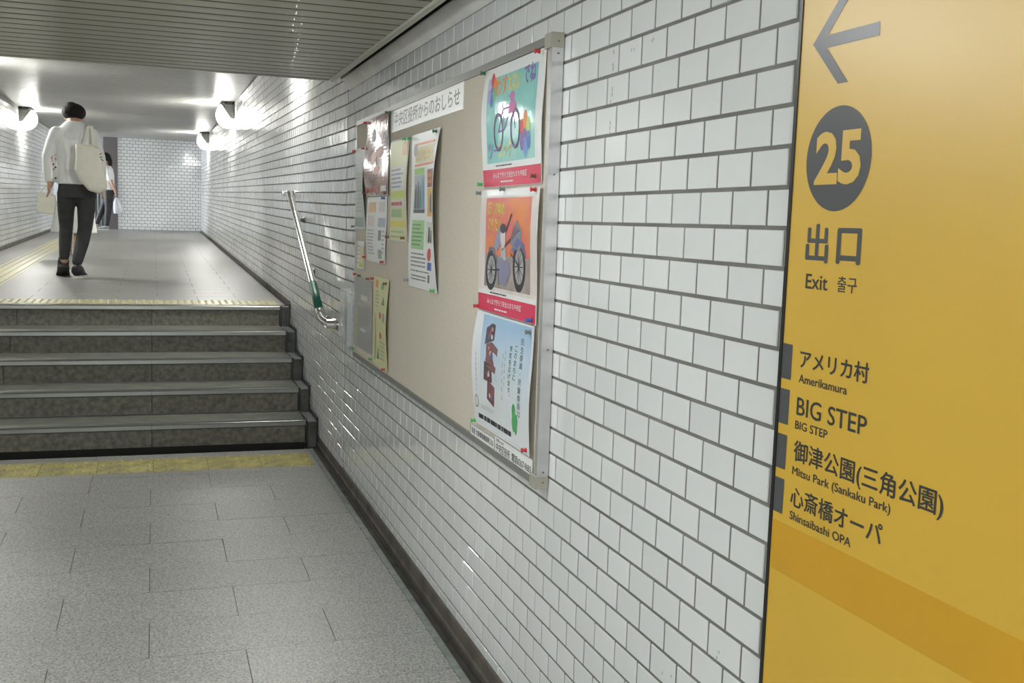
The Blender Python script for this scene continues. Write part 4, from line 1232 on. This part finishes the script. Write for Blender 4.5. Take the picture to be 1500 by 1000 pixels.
def shoe(b, bs, heel, yaw=0.0, pitch=0.0, L=.27, H=.085, Wd=.046):
    # heel: (x,y,z) ground point under the heel; toe towards +y ; pitch>0 raises the heel about the toe
    hx, hy, hz = heel
    def tr(p):
        x, y, z = p
        y2 = y - L * .72
        c, s_ = math.cos(pitch), math.sin(pitch)
        y3, z3 = y2 * c + z * s_, -y2 * s_ + z * c
        y3 += L * .72
        cy_, sy_ = math.cos(yaw), math.sin(yaw)
        return (hx + x * cy_ + y3 * sy_, hy - x * sy_ + y3 * cy_, hz + z3)
    k_ = H / .085
    prof = [(-.005, .70, .075 * k_), (.02, .88, .088 * k_), (.07, .90, .090 * k_), (.11, .90, .070 * k_), (.15, .95, .052), (.21, 1.0, .042), (.255, .75, .032), (L, .3, .020)]
    R, RS_ = [], []
    k = len(b.v); n = 14
    for y, wf_, h in prof:
        for j in range(n):
            t = 2 * math.pi * j / n
            x = Wd * wf_ * math.cos(t)
            z = .022 + (h - .02) * (.5 + .5 * math.sin(t)) if math.sin(t) > -2 else 0
            b.v.append(tr((x, y, z)))
    for i in range(len(prof) - 1):
        for j in range(n):
            q = (j + 1) % n
            b.f.append((k + i * n + j, k + i * n + q, k + (i + 1) * n + q, k + (i + 1) * n + j))
    b.f.append(tuple(k + j for j in range(n))[::-1]); b.f.append(tuple(k + (len(prof) - 1) * n + j for j in range(n)))
    # sole
    k = len(bs.v)
    out = [(-.012, .35), (0, .75), (.04, .88), (.09, .82), (.15, .95), (.21, 1.05), (.25, .85), (L + .008, .35)]
    ring = [(Wd * w2, y) for y, w2 in out] + [(-Wd * w2, y) for y, w2 in out[::-1]]
    n = len(ring)
    for z in (0.0, .026):
        for x, y in ring: bs.v.append(tr((x * (1.04 if z == 0 else 1.0), y, z)))
    bs.f.append(tuple(k + i for i in range(n))); bs.f.append(tuple(k + n + i for i in range(n))[::-1])
    for i in range(n):
        j = (i + 1) % n
        bs.f.append((k + i, k + n + i, k + n + j, k + j))

skin = mat('skin', (.52, .31, .22), rough=.5, noise_amt=.1, scale=30)
hairm = mat('black_hair', (.012, .010, .009), rough=.75, spec=.25, bump=.5, bump_scale=70)
shirtm = mat('white_cotton_shirt', (.80, .81, .80), rough=.8, noise_amt=.06, scale=6, bump=.5, bump_scale=11)
pantm = mat('charcoal_jeans', (.038, .037, .041), rough=.75, noise_amt=.3, scale=18, bump=.3, bump_scale=22)
shoem = mat('black_canvas_shoe', (.014, .014, .016), rough=.6)
solem = mat('white_rubber_sole', (.62, .62, .58), rough=.5)
canvas = mat('cream_canvas_bag', (.80, .78, .68), rough=.85, noise_amt=.06, scale=30, bump=.4, bump_scale=9)

# ---- man in white shirt, seen from behind
FM = floor_z(10.6)
man = empty('person', (-1.68, 10.6, FM), 'person in white long-sleeved shirt and black jeans walking away with bowed head', 'person')
def body_man(b):
    torso(b, [(-1.655, 10.60, 1.58, .145, .095), (-1.655, 10.60, 1.66, .155, .100), (-1.66, 10.60, 1.78, .135, .090), (-1.665, 10.60, 1.92, .150, .095), (-1.67, 10.60, 2.05, .170, .100), (-1.672, 10.61, 2.13, .165, .085), (-1.673, 10.63, 2.19, .085, .065), (-1.674, 10.645, 2.23, .058, .058)])
    limb(b, [(-1.674, 10.635, 2.19), (-1.676, 10.69, 2.27)], [.060, .058])
    b.sphere((-1.678, 10.715, 2.288), .080, .098, .096, 18, 12)                   # skull, bowed
    b.rings([((-1.678, 10.74, 2.265), .058, .045, (1, 0, 0), (0, .8, .6)), ((-1.678, 10.775, 2.225), .040, .030, (1, 0, 0), (0, .8, .6)), ((-1.678, 10.79, 2.20), .022, .018, (1, 0, 0), (0, .8, .6))], 14)   # jaw
    b.sphere((-1.678, 10.808, 2.272), .011, .016, .018, 8, 6)                    # nose
    for sx in (-1, 1): b.sphere((-1.678 + sx * .078, 10.70, 2.275), .010, .020, .028, 8, 6)
    limb(b, [(-1.828, 10.60, 2.115), (-1.895, 10.585, 1.90), (-1.893, 10.62, 1.69)], [.050, .040, .026])
    limb(b, [(-1.515, 10.60, 2.115), (-1.452, 10.60, 1.90), (-1.440, 10.68, 1.685)], [.050, .040, .026])
    limb(b, [(-1.742, 10.60, 1.58), (-1.758, 10.70, 1.26), (-1.775, 10.66, .95)], [.078, .052, .036])
    limb(b, [(-1.574, 10.60, 1.58), (-1.588, 10.60, 1.26), (-1.652, 10.49, .92)], [.080, .055, .038])
b = MB(); body_man(b)
hand(b, (-1.893, 10.622, 1.69), (-.03, .02, -1), -1, 1.12)
hand(b, (-1.440, 10.682, 1.685), (-.02, .05, -1), 1, 1.1)
remesh(b, .0085, 'body', skin, man, 3)
b = MB()
torso(b, [(-1.662, 10.60, 1.655, .168, .118), (-1.662, 10.60, 1.72, .163, .114), (-1.665, 10.60, 1.82, .156, .110), (-1.668, 10.60, 1.94, .168, .112), (-1.672, 10.60, 2.05, .185, .112), (-1.674, 10.61, 2.13, .178, .098), (-1.675, 10.63, 2.185, .115, .085), (-1.675, 10.645, 2.232, .070, .072)])
for pts, rs in (([(-1.822, 10.60, 2.115), (-1.862, 10.595, 2.02), (-1.903, 10.585, 1.90), (-1.903, 10.60, 1.79), (-1.897, 10.618, 1.70)], [.064, .056, .046, .042, .037]),
                ([(-1.520, 10.60, 2.115), (-1.485, 10.60, 2.02), (-1.447, 10.60, 1.90), (-1.440, 10.64, 1.79), (-1.438, 10.672, 1.70)], [.064, .056, .046, .042, .037])):
    limb(b, pts, rs)
for (x, z, dx) in ((-1.76, 2.0, .03), (-1.71, 1.92, -.02), (-1.60, 2.02, -.03), (-1.74, 1.78, .02), (-1.64, 1.76, .015)):     # folds on the back
    b.tube([(x, 10.50, z + .11), (x + dx * .5, 10.49, z), (x + dx, 10.495, z - .11)], [.006, .012, .006], 8)
remesh(b, .010, 'shirt', shirtm, man, 4)
b = MB()
torso(b, [(-1.657, 10.60, 1.53, .160, .108), (-1.657, 10.60, 1.60, .162, .112), (-1.658, 10.60, 1.68, .152, .104)])
limb(b, [(-1.742, 10.60, 1.57), (-1.755, 10.655, 1.40), (-1.758, 10.70, 1.26), (-1.768, 10.685, 1.12), (-1.775, 10.655, .99)], [.086, .074, .062, .056, .046], 14)
limb(b, [(-1.574, 10.60, 1.57), (-1.578, 10.60, 1.40), (-1.588, 10.60, 1.26), (-1.612, 10.555, 1.12), (-1.652, 10.49, .95)], [.088, .078, .066, .061, .048], 14)
remesh(b, .010, 'trousers', pantm, man, 4)
b, bs = MB(), MB()
shoe(b, bs, (-1.655, 10.43, floor_z(10.45) + .001), yaw=.12, H=.125, Wd=.058)
o1 = b.build('shoe', shoem, man, True); bs.build('sole', solem, o1)
b, bs = MB(), MB()
shoe(b, bs, (-1.775, 10.62, floor_z(10.84) + .010), yaw=-.12, pitch=.42, H=.125, Wd=.056)
o1 = b.build('shoe', shoem, man, True); bs.build('sole', mat('dark_rubber_sole', (.05, .05, .045), rough=.6), o1)
b = MB()
b.sphere((-1.678, 10.700, 2.318), .106, .112, .084, 20, 14)
b.rings([((-1.678, 10.615, 2.325), .080, .055, (1, 0, 0), (0, .35, .9)), ((-1.678, 10.605, 2.295), .082, .040, (1, 0, 0), (0, .6, .8))], 16)
b.sphere((-1.70, 10.70, 2.385), .05, .06, .028, 12, 8)
remesh(b, .008, 'hair', hairm, man, 3)

tote = empty('tote_bag', (-1.5, 10.44, 1.82), 'cream canvas tote bag hanging from the shoulder of the person in white shirt', 'bag')
outl = [(-1.655, 2.02), (-1.52, 2.015), (-1.445, 1.99), (-1.415, 1.85), (-1.385, 1.68), (-1.388, 1.61), (-1.455, 1.575), (-1.545, 1.60), (-1.625, 1.70), (-1.662, 1.78), (-1.650, 1.90)]
b = MB(); n = len(outl)
cxm, czm = sum(p[0] for p in outl) / n, sum(p[1] for p in outl) / n
ringsv = []
for (yo, sc_) in ((10.455, .80), (10.435, .97), (10.415, 1.0), (10.385, .985), (10.362, .86), (10.352, .55)):
    ringsv.append([(cxm + (p[0] - cxm) * sc_, yo + .02 * (p[1] - 1.8), czm + (p[1] - czm) * (sc_ if p[1] < 1.95 else (sc_ + 1) / 2)) for p in outl])
vs = [p for rg in ringsv for p in rg]; fs = [tuple(range(n)), tuple(len(vs) - n + i for i in range(n))[::-1]]
for i in range(len(ringsv) - 1):
    for j in range(n):
        q = (j + 1) % n
        fs.append((i * n + j, (i + 1) * n + j, (i + 1) * n + q, i * n + q))
b.add(vs, fs)
remesh(b, .009, 'bag_body', canvas, tote, 5)
for (xa, xb, ya) in ((-1.585, -1.545, 10.40), (-1.478, -1.520, 10.41)):
    b = MB()
    pts = [(xa, ya, 1.985), (xa + (xb - xa) * .5, 10.47, 2.09), (xb, 10.52, 2.185), ((xb), 10.60, 2.205), (xb, 10.68, 2.13), (xa, 10.66, 2.02)]
    R = [(Vector(p), .014, .003, (1, 0, 0), (0, .5, .85) if i in (2, 3) else (0, .9, .2)) for i, p in enumerate(pts)]
    b.rings(R, 8); o1 = b.build('strap', canvas, tote); fix_normals(o1.data)
b = MB()
for (x, z, dx, dz_) in ((-1.475, 1.925, .035, -.022), (-1.45, 1.93, .022, .012), (-1.462, 1.90, .04, .008), (-1.44, 1.885, .028, -.012)):
    b.tube([(x, 10.372 + .0, z), (x + dx * .5, 10.368, z + dz_ * .2), (x + dx, 10.372, z + dz_)], .0035, 6)
b.build('printed_mark', ink((.05, .06, .05)), tote)

# ---- woman in white skirt beyond the man
FW_ = floor_z(14.27)
wo = empty('person', (-1.93, 14.27, FW_), 'person in white skirt and dotted blouse half hidden beyond the man in white', 'person')
x0 = -1.925
def legs2(b, x0, y0, z0, s=1.0, stride=.12):
    limb(b, [(x0 - .07, y0, z0 + .80 * s), (x0 - .065, y0 + stride * .6, z0 + .46 * s), (x0 - .06, y0 + stride * .3, z0 + .08)], [.085 * s, .055 * s, .034])
    limb(b, [(x0 + .07, y0, z0 + .80 * s), (x0 + .055, y0 - stride * .1, z0 + .46 * s), (x0 + .03, y0 - stride, z0 + .09)], [.085 * s, .055 * s, .034])
b = MB()
torso(b, [(x0, 14.27, FW_ + .76, .15, .10), (x0, 14.27, FW_ + .95, .125, .085), (x0, 14.27, FW_ + 1.12, .14, .095), (x0, 14.27, FW_ + 1.25, .15, .08), (x0, 14.27, FW_ + 1.31, .07, .06), (x0, 14.28, FW_ + 1.36, .05, .05)])
limb(b, [(x0, 14.28, FW_ + 1.30), (x0, 14.30, FW_ + 1.40)], [.05, .047])
b.sphere((x0, 14.31, FW_ + 1.465), .072, .088, .100, 16, 12)
b.rings([((x0, 14.35, FW_ + 1.42), .05, .04, (1, 0, 0), (0, .9, .4)), ((x0, 14.375, FW_ + 1.385), .03, .022, (1, 0, 0), (0, .9, .4))], 12)
b.sphere((x0, 14.402, FW_ + 1.445), .010, .014, .016, 8, 6)
limb(b, [(x0 - .15, 14.27, FW_ + 1.23), (x0 - .215, 14.25, FW_ + .98), (x0 - .285, 14.36, FW_ + .80)], [.042, .036, .024])
limb(b, [(x0 + .15, 14.27, FW_ + 1.23), (x0 + .20, 14.27, FW_ + .98), (x0 + .17, 14.40, FW_ + .78)], [.042, .036, .024])
legs2(b, x0, 14.27, FW_)
hand(b, (x0 - .285, 14.36, FW_ + .80), (-.1, .1, -1), -1, .85)
hand(b, (x0 + .17, 14.40, FW_ + .78), (0, .1, -1), 1, .85)
remesh(b, .0095, 'body', skin, wo, 3)
dots = bpy.data.materials.new('dotted_blouse_cloth'); dots.use_nodes = True
nt = dots.node_tree; vr = nt.nodes.new('ShaderNodeTexVoronoi'); vr.inputs['Scale'].default_value = 26; tcc = nt.nodes.new('ShaderNodeTexCoord')
cr = nt.nodes.new('ShaderNodeValToRGB'); cr.color_ramp.elements[0].color = (.04, .04, .045, 1); cr.color_ramp.elements[1].color = (.62, .62, .60, 1); cr.color_ramp.elements[0].position = .32; cr.color_ramp.elements[1].position = .38
nt.links.new(tcc.outputs['Object'], vr.inputs['Vector']); nt.links.new(vr.outputs['Distance'], cr.inputs['Fac']); nt.links.new(cr.outputs['Color'], nt.nodes['Principled BSDF'].inputs['Base Color'])
b = MB()
torso(b, [(x0, 14.27, FW_ + .84, .165, .115), (x0, 14.27, FW_ + .98, .150, .105), (x0, 14.27, FW_ + 1.12, .158, .110), (x0, 14.27, FW_ + 1.25, .160, .095), (x0, 14.275, FW_ + 1.32, .08, .07)])
limb(b, [(x0 - .15, 14.27, FW_ + 1.23), (x0 - .19, 14.255, FW_ + 1.08), (x0 - .225, 14.255, FW_ + .94)], [.062, .058, .056])
limb(b, [(x0 + .15, 14.27, FW_ + 1.23), (x0 + .19, 14.26, FW_ + 1.08), (x0 + .20, 14.27, FW_ + .94)], [.062, .058, .056])
remesh(b, .012, 'blouse', dots, wo, 3)
b = MB(); torso(b, [(x0 + .0, 14.27, FW_ + .27, .275, .20), (x0, 14.27, FW_ + .50, .235, .17), (x0, 14.27, FW_ + .75, .175, .13), (x0, 14.27, FW_ + .90, .140, .105)])
remesh(b, .013, 'skirt', mat('white_cotton_skirt', (.68, .70, .66), rough=.8, bump=.5, bump_scale=9), wo, 3)
b, bs = MB(), MB()
shoe(b, bs, (x0 - .06, 14.24, FW_ + .002), yaw=-.05, L=.235, Wd=.04, pitch=.0)
shoe(b, bs, (x0 + .03, 14.07, floor_z(14.1) + .002), yaw=.05, L=.235, Wd=.04, pitch=.0)
o1 = b.build('shoes', mat('beige_shoe', (.45, .38, .30), rough=.5), wo, True); bs.build('soles', solem, o1)
b = MB(); b.sphere((x0, 14.30, FW_ + 1.485), .088, .100, .098, 18, 12); b.sphere((x0, 14.255, FW_ + 1.40), .075, .05, .10, 14, 10)
remesh(b, .011, 'hair', hairm, wo, 3)
cb = empty('hand_bag', (-2.23, 14.3, 1.5), 'flat cream handbag carried by the person in the white skirt', 'bag')
b = MB(); b.hexa([(-2.355, 14.28, 1.375), (-2.125, 14.28, 1.350), (-2.125, 14.36, 1.350), (-2.355, 14.36, 1.375), (-2.345, 14.30, 1.635), (-2.135, 14.30, 1.60), (-2.135, 14.34, 1.60), (-2.345, 14.34, 1.635)])
remesh(b, .010, 'bag_body', canvas, cb, 4)
b = MB(); b.tube([(-2.30, 14.32, 1.625), (-2.25, 14.33, 1.70), (-2.20, 14.33, 1.70), (-2.17, 14.32, 1.605)], .006, 8); b.build('handle', canvas, cb)

# ---- far walker in white t-shirt
yw = 23.35
FZ3 = floor_z(yw)
w3 = empty('person', (-1.87, yw, FZ3), 'distant person in white t-shirt and black trousers walking left by the far wall', 'person')
xw = -1.87
def body3(b):
    torso(b, [(xw + .02, yw, FZ3 + .78, .10, .13), (xw + .02, yw, FZ3 + .95, .09, .12), (xw + .01, yw, FZ3 + 1.12, .10, .14), (xw, yw, FZ3 + 1.25, .09, .15), (xw - .005, yw, FZ3 + 1.31, .06, .07)])
    limb(b, [(xw - .01, yw, FZ3 + 1.28), (xw - .03, yw, FZ3 + 1.38)], [.045, .045])
    b.sphere((xw - .045, yw, FZ3 + 1.46), .090, .072, .105, 14, 10)
    b.sphere((xw - .14, yw, FZ3 + 1.45), .016, .010, .016, 8, 6)
    limb(b, [(xw + .01, yw - .15, FZ3 + 1.22), (xw + .08, yw - .17, FZ3 + .99), (xw + .15, yw - .16, FZ3 + .78)], [.042, .034, .024])
    limb(b, [(xw + .01, yw + .15, FZ3 + 1.22), (xw - .03, yw + .17, FZ3 + .99), (xw - .10, yw + .16, FZ3 + .80)], [.042, .034, .024])
    limb(b, [(xw + .02, yw - .06, FZ3 + .78), (xw + .01, yw - .07, FZ3 + .44), (xw - .02, yw - .07, FZ3 + .09)], [.085, .055, .036])
    limb(b, [(xw + .02, yw + .06, FZ3 + .78), (xw - .10, yw + .07, FZ3 + .44), (xw - .22, yw + .07, FZ3 + .12)], [.085, .055, .036])
b = MB(); body3(b)
hand(b, (xw + .15, yw - .16, FZ3 + .78), (.1, 0, -1), -1, .9)
hand(b, (xw - .10, yw + .16, FZ3 + .80), (-.1, 0, -1), 1, .9)
remesh(b, .011, 'body', skin, w3, 3)
b = MB()
torso(b, [(xw + .02, yw, FZ3 + .82, .125, .155), (xw + .015, yw, FZ3 + .98, .115, .145), (xw + .01, yw, FZ3 + 1.12, .12, .155), (xw, yw, FZ3 + 1.25, .105, .165), (xw - .005, yw, FZ3 + 1.315, .07, .085)])
limb(b, [(xw + .01, yw - .15, FZ3 + 1.22), (xw + .05, yw - .17, FZ3 + 1.06)], [.060, .056]); limb(b, [(xw + .01, yw + .15, FZ3 + 1.22), (xw - .01, yw + .17, FZ3 + 1.06)], [.060, .056])
remesh(b, .013, 'shirt', shirtm, w3, 3)
b = MB()
torso(b, [(xw + .02, yw, FZ3 + .74, .115, .145), (xw + .02, yw, FZ3 + .86, .110, .135)])
limb(b, [(xw + .02, yw - .06, FZ3 + .76), (xw + .01, yw - .07, FZ3 + .44), (xw - .02, yw - .07, FZ3 + .12)], [.098, .068, .050]); limb(b, [(xw + .02, yw + .06, FZ3 + .76), (xw - .10, yw + .07, FZ3 + .44), (xw - .215, yw + .07, FZ3 + .15)], [.098, .068, .050])
remesh(b, .013, 'trousers', pantm, w3, 3)
b, bs = MB(), MB()
shoe(b, bs, (xw + .01, yw - .07, FZ3 + .002), yaw=-1.5, L=.24, Wd=.042); shoe(b, bs, (xw - .19, yw + .07, FZ3 + .004), yaw=-1.5, L=.24, Wd=.042)
o1 = b.build('shoes', mat('grey_trainer', (.35, .35, .38), rough=.6), w3, True); bs.build('soles', solem, o1)
b = MB(); b.sphere((xw - .035, yw, FZ3 + 1.485), .105, .092, .10, 16, 10); b.sphere((xw + .045, yw, FZ3 + 1.38), .05, .07, .12, 12, 8)
remesh(b, .012, 'hair', hairm, w3, 3)
pb = empty('plastic_bag', (xw + .2, yw - .16, FZ3 + .5), 'white plastic carrier bag held by the distant person by the far wall', 'bag')
b = MB(); torso(b, [(xw + .20, yw - .16, FZ3 + .34, .085, .05), (xw + .20, yw - .16, FZ3 + .45, .095, .06), (xw + .18, yw - .16, FZ3 + .58, .07, .04), (xw + .165, yw - .16, FZ3 + .68, .02, .015)])
remesh(b, .012, 'bag_body', mat('white_plastic_bag', (.66, .68, .74), rough=.35), pb, 3)
